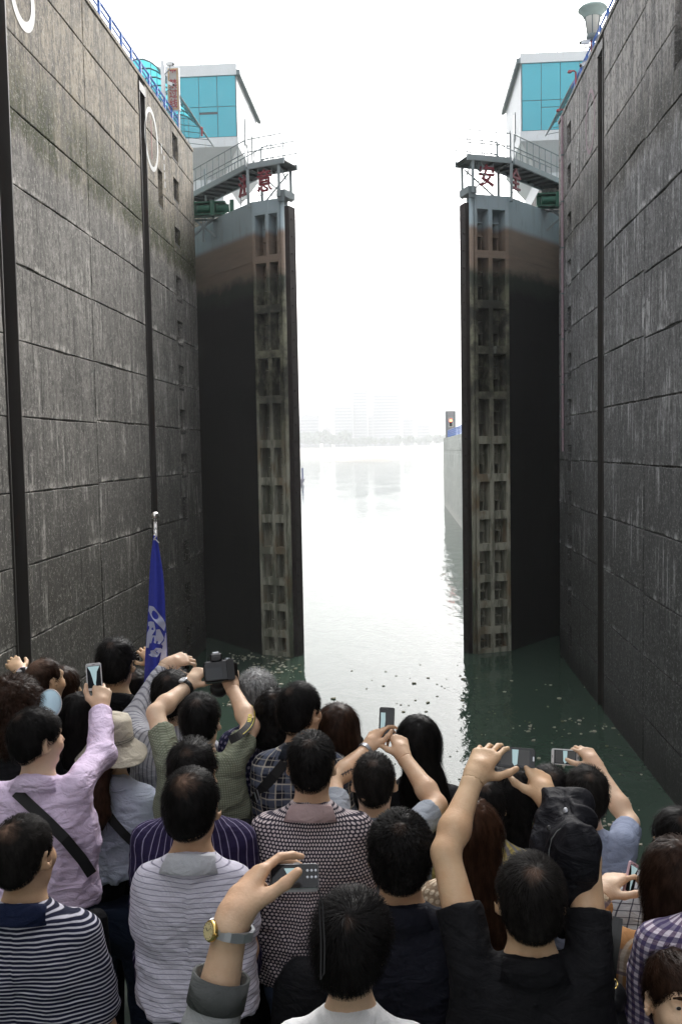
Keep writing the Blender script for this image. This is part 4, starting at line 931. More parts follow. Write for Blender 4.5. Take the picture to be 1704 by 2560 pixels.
def person(key, label, x, y, Y, skin=0, s=1.0, yaw=0, pitch=0, roll=0, byaw=0, hair='short', hc='black', t=.012, shirt=None, sleeve='short', col_=None, trousers=None, arms=None, hem=-.80, sw=.158, fat=1.0, fold=.009, seed=0, hn=1500, hl=.026, long_=None, crown=0, vis=True, face=False, neck=True, tee=None, leanx=0, nk=.028, hwid=None, cname='shirt'):
    rg = np.random.default_rng(seed+17)
    Hw = DY(x, y, Y); root = thing('person', label, 'person', (Hw.x, Hw.y, ZD))
    H = A(0, 0, Hw.z-ZD); o3 = A(Hw.x, Hw.y, ZD)
    B = rotm(byaw); Rh = rotm(yaw, pitch, roll)
    def L(v): return H+B@((A(v)+A(0, 0, nk))*s)                        # body offset from the head centre
    def DPX(q): v = DY(q[0], q[1], q[2]); return A(v.x, v.y, v.z)-o3
    lx = leanx
    # ---------- joints
    J = {}
    sw *= .93
    for sd, sg in (('L', -1), ('R', 1)):
        a_ = (arms or {}).get(sd)
        if a_:
            el = DPX(a_['e']); up = float(np.clip((el[2]-(H[2]-.42*s))/.30, 0, 1)); sh = L((sg*(sw-.012*up)+lx, -.012, -.256+.050*up)); dv = el-sh; ln = float(np.linalg.norm(dv))
            wr = DPX(a_['w']); J[sd] = (sh, el, wr, a_)
        else:
            sh = L((sg*sw+lx, -.012, -.262)); J[sd] = (sh, L((sg*(sw+.022)+lx, .03, -.50)), L((sg*(sw-.03)+lx, .18, -.63)), None)
    # ---------- body
    HZ = .945*s
    b = S(); b.grp(head_sdf(face), Rh, H, z=HZ)
    b.caps(L((lx*.6, -.012, -.23)), L((0, -.006, -.06)), .054*s*fat**.4, .052*s*fat**.4, .03)
    b.caps(L((-sw*.85+lx, -.010, -.265)), L((sw*.85+lx, -.010, -.265)), .040*s, k=.04); b.caps(L((lx, 0, -.32)), L((lx, 0, -.52)), .070*s, k=.04)
    for sg in (-1, 1): b.caps(L((sg*.028+lx*.5, -.014, -.165)), L((sg*.10+lx, -.014, -.245)), .034*s, .030*s, .03)
    hands = []
    for sd in 'LR':
        sh, el, wr, a_ = J[sd]; q = el+(wr-el)*.30
        b.caps(sh, el, .050*s*fat**.5, .039*s, .03); b.caps(el, q, .037*s, .0425*s*fat**.3, .02); b.caps(q, wr, .0425*s*fat**.3, .0265*s, .02)
        if a_ and a_.get('k') is not None:
            kn = DPX(a_['k']); hs_ = S(); ha = dict(sd=hs_, wrist=wr, knuck=kn, dorsal=a_.get('d', (0, -1, .2)), right=(sd == 'R'), pose=a_.get('p', {}), sc_=s*a_.get('hs', 1)); hand(**ha)
            hs_.caps(q, wr, .0425*s*fat**.3, .0265*s, .02); dh = nrm(kn-wr); b.caps(wr-dh*.02*s, wr+dh*.035*s, .026*s, .030*s, .02); hands.append((hs_, wr, nrm(wr-el), kn))
        elif not a_:
            hs_ = S(); hand(hs_, wr, wr+A(0, .09, .02), (0, -.2, 1), sd == 'R', {'all': (20, 25, 15)}, s); hs_.caps(el+(wr-el)*.5, wr, .036*s, .0265*s, .02); hands.append((hs_, wr, nrm(wr-el), None))
    pts = np.stack([q for sd in 'LR' for q in J[sd][:3]]+[H, L((lx, 0, -.56))]); lo = pts.min(0)-.13; hi = pts.max(0)+.13
    bc = b
    for hs_, wr, dr, kn in hands: pass
    Vb, Fb = [], []; off = 0
    def addm(V, F):
        nonlocal off
        Vb.append(V); Fb.append(F+off); off += len(V)
    def bodyf(P):
        d = b(P)
        for hs_, wr, dr, kn in hands:
            near = ((P-wr)**2).sum(1) < .05**2; pl = (P-(wr-dr*.012))@dr; d = np.where(near, np.maximum(d, pl), d)
        return d
    V, F = snets(bodyf, lo, hi, .0078 if not face else .005); addm(V, F)
    for hs_, wr, dr, kn in hands:
        c = wr+dr*.08 if kn is None else (wr+kn)/2+(kn-wr)*.5
        def hf(P, hs_=hs_, wr=wr, dr=dr): return np.maximum(hs_(P), -((P-(wr-dr*.016))@dr))
        V, F = snets(hf, c-.15, c+.15, .0034 if kn is not None else .0058); addm(V, F)
    npmesh('body', np.concatenate(Vb), np.concatenate(Fb), SK[skin], root)
    if face:
        for sg in (-1, 1):
            c0 = H+Rh@(A(sg*.032, .0775, .008)*HZ); ax = Rh@A(0, 1, 0)
            def disc(nm, r, dz, mt):
                x_ = Rh@A(1, 0, 0); z_ = Rh@A(0, 0, 1); VV = [c0+ax*(.0125+dz)*HZ]+[c0+(ax*(.0110+dz)+x_*r*math.cos(k*.5236)+z_*r*(.55 if nm == 'eye' else .72)*math.sin(k*.5236))*HZ for k in range(12)]
                me = bpy.data.meshes.new(nm); me.from_pydata([tuple(float(q) for q in v) for v in VV], [], [(0, 1+k, 1+(k+1) % 12) for k in range(12)]); smooth(me); return link(nm, me, mt, root)
            disc('eye', .0085, .0008, M['eyewhite'] if 'eyewhite' in M else M.setdefault('eyewhite', plain('eye_white', (.42, .38, .35), .4, world=False)))
            disc('iris', .0066, .0016, M['iris'] if 'iris' in M else M.setdefault('iris', plain('iris_brown', (.010, .007, .005), .45, world=False)))
            mb = MB(); pp = [H+Rh@(A(sg*x_, y_, z_)*HZ) for x_, y_, z_ in ((.014, .0935, .0300), (.026, .0920, .0335), (.040, .0850, .0325), (.050, .0760, .0270))]
            mb.tube([Vector([float(q) for q in v]) for v in pp], [.0035, .0042, .0036, .0018], 6); me_ = bpy.data.meshes.new('eyebrow'); me_.from_pydata([tuple(v) for v in mb.v], [], mb.f); link('eyebrow', me_, HM['brown'], root)
    # ---------- shirt
    g = S(); ft = fat
    g.caps(L((-.072*ft+lx, -.002, -.35)), L((.072*ft+lx, -.002, -.35)), .118*s*ft**.6, k=.05, sq=(1, 1.55, 1))
    g.caps(L((-.060*ft+lx, .004, -.56)), L((.060*ft+lx, .004, -.56)), .106*s*ft**.6, k=.14, sq=(1, 1.5, .8))
    g.caps(L((-.066*ft+lx, .0, -.76)), L((.066*ft+lx, .0, -.76)), .118*s*ft**.6, k=.14, sq=(1, 1.45, .8))
    for sg in (-1, 1):
        g.caps(L((sg*.025+lx*.7, -.020, -.195)), L((sg*sw*.92+lx, -.013, -.254)), .050*s, .048*s, .05); g.ell(L((sg*.072+lx, -.060, -.34)), A(.072, .045, .10)*s, .05)
    g.caps(L((lx*.7, -.020, -.215)), L((lx, -.02, -.32)), .066*s, .075*s, .05)
    for sd in 'LR':
        sh, el, wr, a_ = J[sd]; dv = nrm(el-sh); ln = float(np.linalg.norm(el-sh))
        if sleeve == 'short' or (a_ and a_.get('sl') == 'short'):
            e = sh+dv*min(ln*.66, .195*s)*(a_ or {}).get('sf', 1); g.caps(sh, e+dv*.06, .057*s*ft**.4, .061*s*ft**.4, .028, cut=(e, dv))
        elif sleeve == 'long':
            g.caps(sh, el, .056*s*ft**.4, .055*s, .028); cuff = el+(wr-el)*(a_ or {}).get('cf', .93); dv2 = nrm(wr-el); g.caps(el, cuff+dv2*.05, .057*s, .040*s, .03, cut=(cuff, dv2))
        else: g.caps(sh, sh+dv*.02, .055*s, .055*s, .04)
    hz_ = H[2]+(hem+nk)*s
    def gf(P): return np.maximum(g(P), hz_-P[:, 2]+.010*np.sin(P[:, 0]*23))
    PEOPLE[key] = dict(root=root, f=gf, o=o3, H=H, L=L, J=J, s=s, b=b)
    pts = np.stack([q for sd in 'LR' for q in J[sd][:3]]+[L((-.2*ft+lx, -.15, hem)), L((.2*ft+lx, .15, -.1))]); 
    V, F = snets(gf, pts.min(0)-.10, pts.max(0)+.10, .0092 if vis else .013)
    Nn = vnormals(V, F); q = (V-H)/s; sx = np.sign(q[:, 0]); 
    w1 = vnoise(np.stack([q[:, 0]*7+sx*q[:, 2]*5, q[:, 1]*7, q[:, 2]*13-np.abs(q[:, 0])*9], 1), seed+1); w2 = vnoise(np.stack([q[:, 0]*16-sx*q[:, 2]*10, q[:, 1]*14, q[:, 2]*26], 1), seed+2)
    w3 = vnoise(np.stack([q[:, 0]*9+sx*q[:, 2]*3.5, q[:, 1]*6, q[:, 2]*2.4-np.abs(q[:, 0])*3], 1), seed+6); rd = (1-np.abs(w1))**2*.8+(1-np.abs(w2))**3*.40+(1-np.abs(w3))**3*.9-.75; amp = fold*(.55+.9*np.clip((-.30-q[:, 2])/.4, 0, 1)); V = V+(Nn*np.maximum(rd*amp*1.25, -.0040)[:, None]).astype(f32)
    npmesh(cname, V, F, shirt, root)
    if col_ is not None: collar(root, L((lx*.7, -.014, -.180)), col_, .066*s*fat**.3, .064*s, .044*s, .042*s)
    if tee is not None: collar(root, L((lx*.7, -.014, -.176)), tee, .066*s, .066*s, .012*s, .012*s, 178, .75, 'neckband')
    # ---------- trousers with shoes
    g2 = S(); hipz = float(H[2]-.80*s); 
    g2.caps(L((-.065+lx, 0, -.80)), L((.065+lx, 0, -.80)), .118*s*ft**.5, k=.06, sq=(1, 1.3, 1))
    for sg in (-1, 1):
        hp_ = L((sg*.085+lx, 0, -.86)); kn_ = A(hp_[0]+sg*.01, .02, hipz*.5); an = A(hp_[0]+sg*.012, 0, .07); g2.caps(hp_, kn_, .085*s, .062*s, .05); g2.caps(kn_, an, .062*s, .052*s, .03); g2.caps(an, (an[0], an[1]-.01, .05), .05, .045, .02); g2.caps((an[0]+sg*.01, -.05, .045), (an[0]+sg*.02, .17, .035), .045, .034, .02)
    def tf(P): return np.maximum(np.maximum(g2(P), P[:, 2]-(H[2]-.70*s)), .002-P[:, 2])
    V, F = snets(tf, A(-.28+lx, -.22, 0), A(.28+lx, .30, H[2]-.6*s), .017); npmesh('trousers', V, F, trousers or CL['dark'], root)
    # ---------- hair
    hs2 = S(); base = hair_sdf(hair, t); hs2.grp(base, Rh, H, z=HZ); hm = HM[hc]
    lo, hi = H-.17, H+.17
    if long_:
        for (pa, pb, ra, rb) in long_: hs2.caps(L(pa), L(pb), ra, rb, .05, sq=(1, 1.7, 1)); lo = np.minimum(lo, L(pb)-.1); hi = np.maximum(hi, L(pb)+.1)
    ce = S()
    if False: 
        cn = nrm(A(.0, -.55, .82)); R_ = crown**2/(2*(t+.004)*HZ); wc = H+Rh@(A(0, -.015, .030)*HZ+cn*(.0885*HZ+R_-.004)); hs2.ell(wc, A(R_, R_, R_), .008, op='s')
    HV, HF = snets(hs2, lo, hi, .0070 if vis else .011)
    if len(HV):
        Nn = vnormals(HV, HF); big = .5 if hair.startswith('curly') else 1
        HV2 = HV+(Nn*(((vnoise(HV*42, seed)*.009+vnoise(HV*90, seed+1)*.004) if big < 1 else vnoise(HV*A(70, 70, 9), seed)*.0045+vnoise(HV*A(22, 22, 6), seed+3)*.006 if hair in ('long', 'bob', 'wavylong') else vnoise(HV*26, seed)*.004+vnoise(HV*60, seed+4)*.0022))[:, None]).astype(f32)
        hb_ = npmesh('hair', HV2, HF, hm, root)
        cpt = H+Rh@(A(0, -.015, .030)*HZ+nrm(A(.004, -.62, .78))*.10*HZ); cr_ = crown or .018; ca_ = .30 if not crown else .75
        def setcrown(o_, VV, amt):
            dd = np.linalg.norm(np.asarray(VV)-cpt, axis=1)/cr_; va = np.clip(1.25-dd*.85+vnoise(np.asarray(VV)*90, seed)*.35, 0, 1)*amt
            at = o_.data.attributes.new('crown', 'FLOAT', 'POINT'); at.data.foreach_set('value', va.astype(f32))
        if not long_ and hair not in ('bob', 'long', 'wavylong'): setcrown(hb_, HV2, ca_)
        who = H+Rh@A(.008*(1 if seed % 2 else -1), -.058, .112); upv = A(0, 0, 1)
        def flow(P, G):
            d = P-who; l = np.linalg.norm(d, axis=1, keepdims=True); d = d/(l+1e-6); low = np.clip((l-.10)/.10, 0, 1); dn = A(0, -.0, -1)
            if hair in ('long', 'bob', 'ponytail', 'wavylong'): return d*(1-low)*1.0+dn*(low*1.6+.3)
            sw_ = np.cross(G, d)*.35; return d+sw_+dn*low*.7
        curl = {'curlyshort': .006, 'wavylong': .0045, 'curlybob': .010, 'curlylong': .011, 'greywave': .005}.get(hair, 0)
        lf = {'short': .35, 'crew': .5, 'thin': .25, 'full': .45, 'curlyshort': .22, 'curlybob': .35, 'greywave': .35, 'bob': .16, 'long': .09, 'ponytail': .05, 'curlylong': .15, 'wavylong': .07}.get(hair, .3)*hl
        st_ = 5 if curl or hl > .06 else 3
        RV, RF = ribbons(HV, HF, hs2, hn, hl, st_, flow, lf, hwid or .0011, rg, curl)
        so_ = npmesh('hair_strand', RV, RF, hm, hb_, sm=True); so_['kind'] = 'stuff'
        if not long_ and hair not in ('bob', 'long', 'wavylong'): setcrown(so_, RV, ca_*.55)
        if False:
            c = H+Rh@A(0, -.062, .100); n_ = 170; a_ = rg.uniform(0, 6.28, n_); r_ = crown*np.sqrt(rg.random(n_))*1.1
            hd = S(); hd.grp(head_sdf(), Rh, H, z=HZ); P0 = (c+(Rh@np.stack([np.cos(a_)*r_, np.sin(a_)*r_*.9, np.full(n_, .03)], 0)).T).astype(f32)
            for _ in range(4):
                d0 = hd(P0); e = .002; G = np.stack([hd(P0+A(e, 0, 0))-d0, hd(P0+A(0, e, 0))-d0, hd(P0+A(0, 0, e))-d0], 1)/e; P0 = (P0-G*d0[:, None]).astype(f32)
            VV = []; p = P0
            for s_ in range(4):
                fw = flow(p, G)+rg.normal(0, .25, (n_, 3)); fw = fw-G*(fw*G).sum(1, keepdims=True); fw /= np.linalg.norm(fw, axis=1, keepdims=True)+1e-6; sdv = np.cross(fw, G)*.0010*(1-s_*.2); c_ = p+G*(.001+.003*s_*.4); VV.append(np.stack([c_-sdv, c_+sdv], 1)); p = (p+fw*.012).astype(f32); d0 = hd(p); p = (p-G*d0[:, None]).astype(f32)
            O = np.stack(VV, 1).reshape(-1, 3); b_ = (np.arange(n_)*8)[:, None]; npmesh('crown_strand', O, np.concatenate([b_+np.array([2*j, 2*j+1, 2*j+3, 2*j+2]) for j in range(3)]), hm, hb_)['kind'] = 'stuff'
    return root
def hit(key, q, off=.0, body=False):
    """where the sight line through a photo pixel meets a person's shirt, pushed out by off"""
    d_ = PEOPLE[key]; f = d_['b'] if body else d_['f']; r = DY(q[0], q[1], 1.0)-EYE; r = nrm(A(r.x, r.y, r.z)); E_ = A(EYE.x, EYE.y, EYE.z)-d_['o']; t = 1.2
    for _ in range(80):
        v = float(f((E_+r*t)[None].astype(f32))[0]); t += max(v*.8, .0008)
        if v < .0015 or t > 6: break
    return E_+r*t-r*off+d_['o']
def strap(key, name, pts, wd, mat, parent, off=.012, n=14):
    P = [hit(key, q, off) for q in pts]; P = [P[0]+(P[1]-P[0])*0]+P[1:]; C_ = []
    for i in range(len(P)-1):
        for k in range(4): t = k/4; C_.append(P[i]*(1-t)+P[i+1]*t)
    C_.append(P[-1]); mb = MB(); vs = []
    for i, c in enumerate(C_):
        tn = nrm(C_[min(i+1, len(C_)-1)]-C_[max(0, i-1)]); vw = nrm(c-A(EYE.x, EYE.y, EYE.z)); sd = nrm(np.cross(tn, vw))*wd/2
        for a_, b_ in ((-1, 0), (1, 0), (1, 1), (-1, 1)): vs.append(c+sd*a_+vw*.004*b_)
    m_ = len(C_); mb.add([Vector([float(q) for q in v]) for v in vs], [(i*4+k, i*4+(k+1) % 4, (i+1)*4+(k+1) % 4, (i+1)*4+k) for i in range(m_-1) for k in range(4)]+[(0, 1, 2, 3), (m_*4-4, m_*4-3, m_*4-2, m_*4-1)])
    return mb.build(name, mat, parent)
# ------------------------------------------------------------------ clothes of the crowd
CL = {'dark': cloth('dark_trousers', (.012, .012, .015)), 'black': cloth('black_cotton', (.010, .010, .012), .75), 'navyblack': cloth('navy_black_jersey', (.012, .013, .021), .8), 'jeans': cloth('dark_jeans', (.020, .030, .058)), 'jeans2': cloth('washed_jeans', (.085, .115, .19)),
      'pink': cloth('lavender_cotton', (.70, .57, .76), .7, amt=.7), 'paleblue': cloth('pale_blue_cotton', (.58, .63, .76), .7, amt=.75), 'grey': cloth('grey_jersey', (.31, .34, .39)), 'greyblue': cloth('grey_blue_jersey', (.27, .31, .43)), 'white': cloth('white_jersey', (.78, .78, .79)),
      'navy': cloth('navy_rib', (.012, .018, .05)), 'collarwhite': cloth('pale_collar', (.58, .59, .64)), 'rose': cloth('rose_collar', (.50, .37, .37)), 'sweat': cloth('grey_sweatshirt', (.36, .37, .38)), 'cuff': cloth('dark_grey_cuff', (.10, .105, .105)),
      'yellow': cloth('yellow_cotton', (.62, .55, .06)), 'cream': cloth('cream_lace', (.50, .40, .29), fn=dots((.30, .22, .15), (.58, .48, .36), .02, .3)), 'beige': cloth('beige_canvas', (.56, .51, .42)), 'darkgreen': cloth('dark_collar', (.03, .035, .045)),
      'stripe_navy': cloth('navy_white_stripe', (0, 0, 0), fn=stripes((.011, .013, .032), (.50, .49, .56), .0128, .36, soft=.14)),
      'stripe_pale': cloth('pale_grey_stripe', (0, 0, 0), fn=stripes((.56, .54, .63), (.20, .19, .26), .0150, .16, w_=.005, soft=.14)),
      'stripe_purple': cloth('purple_pinstripe', (0, 0, 0), fn=stripes((.022, .016, .052), (.33, .30, .44), .024, .09, 'x', .004, .10)),
      'knit': cloth('grey_knit', (0, 0, 0), .9, fn=stripes((.50, .50, .54), (.22, .22, .26), .021, .30, 'x', .004, .2)),
      'lattice': cloth('speckled_polo', (0, 0, 0), fn=dots((.036, .032, .046), (.58, .50, .51), .0125, .30)),
      'greencheck': cloth('green_check', (0, 0, 0), fn=dots((.155, .175, .125), (.27, .28, .215), .0090, .26, False)),
      'plaid': cloth('navy_plaid', (0, 0, 0), fn=plaid((.016, .018, .030), [('x', .062, 0, .42, (.10, .115, .16), .75), ('z', .062, 0, .42, (.10, .115, .16), .75), ('x', .062, .62, .09, (.46, .42, .36), .8), ('z', .062, .62, .09, (.46, .42, .36), .8), ('x', .062, .20, .05, (.46, .42, .36), .5), ('z', .062, .20, .05, (.46, .42, .36), .5)])),
      'grid': cloth('white_grid', (0, 0, 0), fn=plaid((.60, .61, .64), [('x', .021, 0, .13, (.03, .03, .06), .85), ('z', .021, 0, .13, (.03, .03, .06), .85)], .003)),
      'gingham': cloth('gingham', (0, 0, 0), fn=plaid((.60, .54, .62), [('x', .020, 0, .5, (.06, .02, .085), .78), ('z', .020, 0, .5, (.030, .025, .10), .72)], .003)),
      'tanplaid': cloth('tan_plaid', (0, 0, 0), fn=plaid((.34, .26, .18), [('x', .11, 0, .4, (.11, .08, .09), .6), ('z', .11, .1, .4, (.42, .19, .05), .7), ('x', .11, .6, .08, (.5, .44, .36), .7), ('z', .11, .7, .08, (.10, .07, .10), .7)])),
      'polka': cloth('black_polka', (0, 0, 0), fn=dots((.010, .010, .012), (.6, .6, .6), .03, .26)), 'navyfloral': cloth('navy_speckle', (0, 0, 0), fn=dots((.018, .02, .055), (.22, .2, .3), .024, .22)),
      'yellowcheck': cloth('yellow_blue_check', (0, 0, 0), fn=plaid((.42, .34, .12), [('x', .05, 0, .45, (.16, .17, .25), .8), ('z', .05, 0, .3, (.5, .45, .25), .7)])), 'leather': plain('black_leather', (.012, .012, .013), .3, world=False), 'web': plain('black_webbing', (.008, .008, .009), .7, world=False)}
GRIP = {'i': (45, 50, 30), 'm': (48, 55, 30), 'r': (52, 58, 32), 'l': (55, 60, 35), 'thumb': ((.75, .6, -.3), (.6, .75, -.2), (.5, .8, -.2))}
WRAP = {'all': (38, 45, 28), 'thumb': ((.7, .6, -.4), (.5, .75, -.45), (.2, .9, -.4))}
POINT = {'i': (12, 18, 10), 'm': (25, 35, 20), 'r': (60, 75, 40), 'l': (65, 80, 45), 'thumb': ((.6, .7, -.4), (.3, .8, -.5), (0, .9, -.4))}
OPEN = {'i': (22, 25, 15), 'm': (26, 28, 18), 'r': (30, 32, 18), 'l': (32, 34, 20), 'thumb': ((.75, .6, -.35), (.6, .8, -.2), (.45, .9, -.15))}
P = person
# ---- far row
P('tall', 'tall man with flat black hair and black collar seen from behind under the flag pole', 267, 1530, 4.6, s=1.08, hair='full', t=.018, hl=.035, shirt=CL['black'], col_=CL['black'], seed=1, crown=.0, hn=1300)
P('bald', 'balding man with thin dark hair and visible right ear in the far row', 106, 1566, 4.35, s=.95, yaw=-32, hair='short', hc='brown', t=.006, hl=.03, shirt=CL['black'], seed=2, hn=700, crown=.055)
P('polka', 'woman with dark brown hair in black polka dots reaching out past the balding man', 147, 1584, 4.62, s=.95, yaw=-25, hair='bob', hc='brown', t=.016, hl=.08, shirt=CL['polka'], sleeve='long', seed=3, hn=700, sw=.14,
  arms={'L': dict(e=(100, 1606, 4.72), w=(50, 1546, 4.84), k=(27, 1516, 4.88), d=(.4, -.8, .5), p=WRAP, cf=.97)})
P('curly', 'woman with big dark curly hair in black at the left edge', 32, 1632, 3.85, s=.97, hair='curlybob', hc='brown', t=.042, hl=.06, shirt=CL['black'], sleeve='long', seed=4, hn=3000, sw=.15, hwid=.0014)
P('visor', 'person in black with pale blue sun visor behind the lavender shirt man', 74, 1690, 3.92, s=.92, hair='bob', t=.018, hl=.09, shirt=CL['black'], sleeve='long', seed=5, hn=900, sw=.17, pitch=12)
P('lh1', 'woman with long straight black hair beside the raised lavender sleeve', 190, 1652, 4.05, s=.93, hair='long', t=.020, hl=.14, shirt=CL['black'], sleeve='long', seed=6, sw=.135, hn=1100, long_=[((0, -.07, .0), (0, -.105, -.30), .075, .055)])
P('hand_cam', 'dark haired person hidden behind others holding a small silver camera beside the tall man', 316, 1590, 4.85, s=.95, hair='short', t=.014, shirt=CL['black'], sleeve='long', seed=7, hn=700,
  arms={'R': dict(e=(372, 1612, 4.92), w=(354, 1527, 5.0), k=(334, 1497, 5.03), d=(.35, -.8, .55), p=WRAP, cf=.85)})
P('knit', 'person in grey ribbed knit jumper with one arm raised holding a camera', 396, 1606, 4.32, s=1.06, hair='full', t=.018, hl=.045, shirt=CL['knit'], sleeve='long', seed=8, hn=1300, sw=.165, skin=1, fold=.009,
  arms={'L': dict(e=(306, 1656, 4.46), w=(386, 1528, 4.64), k=(416, 1518, 4.67), d=(.1, -.6, .8), p=WRAP, cf=.90)})
P('grey', 'grey haired woman beside the man raising the black camera', 590, 1602, 4.3, s=.95, hair='greywave', hc='grey', t=.022, hl=.055, shirt=CL['navyfloral'], seed=9, hn=2400, sw=.14, hwid=.0010)
P('mom', 'person with dark wavy hair between the grey haired woman and the plaid shirt man', 632, 1642, 4.05, s=.93, hair='curlybob', t=.014, hl=.045, shirt=CL['navyfloral'], seed=10, hn=1300, sw=.14)
P('dslr', 'man in a green checked shirt raising a large black camera with both hands', 461, 1661, 3.78, s=.98, hair='short', t=.014, shirt=CL['greencheck'], col_=CL['cream'], seed=11, hn=2600, skin=1, fold=.009, hem=-.85,
  arms={'L': dict(e=(358, 1640, 3.92), w=(433, 1577, 4.12), k=(459, 1545, 4.16), d=(-.5, -.75, .5), p=GRIP), 'R': dict(e=(577, 1672, 3.94), w=(533, 1580, 4.12), k=(529, 1549, 4.16), d=(.55, -.7, .5), p={'i': (40, 55, 30), 'all': (55, 60, 35), 'm': (60, 60, 35), 'r': (62, 62, 35), 'l': (64, 64, 35), 'thumb': ((.6, .7, .2), (.35, .9, .1), (.2, .95, -.1))})})
P('plaid', 'man in a navy plaid shirt with a camera strap across his back', 690, 1638, 3.8, s=1.0, yaw=-28, hair='short', t=.014, shirt=CL['plaid'], col_=CL['darkgreen'], sleeve='long', seed=12, hn=2600, hem=-.85, skin=3)
P('bob', 'woman with glossy dark brown bob in front of bright water', 776, 1684, 3.95, s=.97, hair='bob', hc='brown', t=.022, hl=.11, shirt=CL['black'], sleeve='long', seed=13, hn=1500, sw=.14)
P('pony', 'person with black hair tied back just below the brown bob', 802, 1738, 4.02, s=.90, hair='bob', t=.008, hl=.07, shirt=CL['black'], seed=14, hn=900, sw=.14, long_=[((-.02, -.10, .03), (-.05, -.15, -.10), .040, .030)])
P('lh2', 'woman with long straight black hair in a black top against the bright water', 962, 1712, 4.08, s=1.07, hair='long', t=.014, hl=.20, shirt=CL['black'], sleeve='short', seed=15, hn=3600, sw=.150, skin=1, hwid=.0014, long_=[((.0, -.06, -.0), (.03, -.10, -.20), .074, .070), ((.03, -.10, -.18), (.085, -.11, -.30), .066, .018), ((.0, -.10, -.18), (-.02, -.11, -.30), .05, .02)])
# ---- middle row
P('pink', 'man in lavender shirt with black shoulder strap holding up a white phone', 87, 1703, 3.45, s=1.0, yaw=-38, hair='short', t=.016, shirt=CL['pink'], col_=CL['pink'], sleeve='long', trousers=CL['black'], seed=16, hn=3200, hem=-.66, fat=1.12, sw=.168, skin=1, fold=.015,
  arms={'R': dict(e=(234, 1736, 3.68), w=(232, 1632, 3.88), k=(234, 1591, 3.92), d=(.5, -.75, .3), p={'i': (25, 45, 30), 'm': (40, 60, 40), 'r': (45, 62, 40), 'l': (50, 65, 40), 'thumb': ((.7, .65, -.1), (.3, .9, -.1), (.05, .95, .1))}, cf=.96)})
P('hat', 'woman in a beige bucket hat and pale blue shirt with a long brown ponytail', 258, 1712, 3.98, s=1.03, hair='short', hc='chest', t=.003, hl=.06, shirt=CL['paleblue'], col_=CL['paleblue'], sleeve='long', trousers=CL['jeans'], seed=17, hn=500, sw=.15, hem=-.60, fat=1.05, fold=.015,
  long_=[((-.005, -.105, -.06), (-.035, -.145, -.27), .042, .050), ((-.035, -.145, -.27), (-.04, -.14, -.36), .05, .022)])
P('back32', 'man with short black hair and pale shirt behind the draped jacket', 1262, 1828, 3.62, s=.98, hair='short', t=.012, shirt=CL['paleblue'], seed=18, hn=1000, skin=3)
P('phone31', 'man in a grey blue tee raising a white phone near the right lock wall', 1346, 1832, 3.55, s=.97, hair='short', t=.015, hc='soft', shirt=CL['greyblue'], seed=19, hn=1300, skin=1, tee=CL['greyblue'], hem=-.7,
  arms={'R': dict(e=(1447, 1893, 3.76), w=(1371, 1764, 3.96), k=(1346, 1729, 4.01), d=(.45, -.7, .55), p=WRAP)})
P('curly29', 'woman with long tight black curls and a yellow top', 1166, 1838, 3.62, s=.96, hair='curlylong', t=.026, hl=.10, shirt=CL['yellow'], seed=20, hn=2600, sw=.145, long_=[((0, -.06, .0), (-.01, -.10, -.22), .092, .078)], hwid=.0012)
P('dark30', 'dark haired person half hidden by the raised bare arm in front of the curls', 1112, 1856, 3.42, s=.92, hair='short', t=.016, shirt=CL['yellowcheck'], seed=21, hn=900)
P('tattoo', 'man in grey tee with tattooed forearm raising a black phone', 860, 1800, 3.5, s=1.0, hair='crew', hc='soft', t=.006, hl=.014, shirt=CL['grey'], tee=CL['navy'], seed=22, hn=3600, skin=3, fat=1.08, sw=.168, hem=-.85,
  arms={'L': dict(e=(764, 1797, 3.70), w=(844, 1724, 3.88), k=(866, 1686, 3.93), d=(-.7, -.5, .4), p={'i': (20, 30, 20), 'm': (30, 40, 25), 'r': (38, 45, 25), 'l': (42, 50, 30), 'thumb': ((.6, .75, -.2), (.3, .9, -.1), (.15, .95, 0))}), 'R': dict(e=(1005, 1852, 3.66), w=(927, 1740, 3.85), k=(917, 1706, 3.90), d=(.5, -.8, .3), p=GRIP)})
P('lattice', 'man in dark speckled polo with rose collar in mid crowd', 716, 1760, 3.3, s=1.02, hair='crew', t=.010, hl=.02, shirt=CL['lattice'], col_=CL['rose'], trousers=CL['jeans2'], seed=23, hn=3800, skin=3, fat=1.14, sw=.172, hem=-.82, fold=.009,
  arms={'R': dict(e=(842, 2025, 3.36), w=(862, 1950, 3.60), sf=1.25)})
P('purple', 'man in dark purple striped shirt just behind the pale striped polo', 443, 1782, 3.22, s=1.0, hair='full', t=.016, hl=.03, shirt=CL['stripe_purple'], col_=CL['stripe_purple'], sleeve='long', seed=24, hn=1300, fat=1.14, sw=.178)
P('long28', 'woman with very long chestnut hair and a cream top left of the raised arm', 1082, 1915, 3.05, s=.96, hair='long', hc='chest', t=.015, hl=.20, shirt=CL['cream'], sleeve='short', seed=25, hn=4000, hwid=.0014, sw=.14, long_=[((0, -.07, .0), (0, -.115, -.34), .088, .085), ((0, -.115, -.34), (0, -.11, -.46), .08, .05)])
P('pale', 'man in a pale grey striped polo with thinning crown in the front row', 441, 1858, 2.88, s=1.03, hair='thin', t=.014, hl=.034, shirt=CL['stripe_pale'], col_=CL['collarwhite'], seed=26, hn=3600, skin=2, fat=.95, sw=.141, hem=-.66, fold=.009, crown=.034)
P('grid33', 'dark haired person in a white windowpane check shirt at the right edge', 1556, 1935, 3.15, s=.95, hair='short', t=.016, shirt=CL['grid'], sleeve='short', seed=27, hn=900, sw=.17, leanx=-.14)
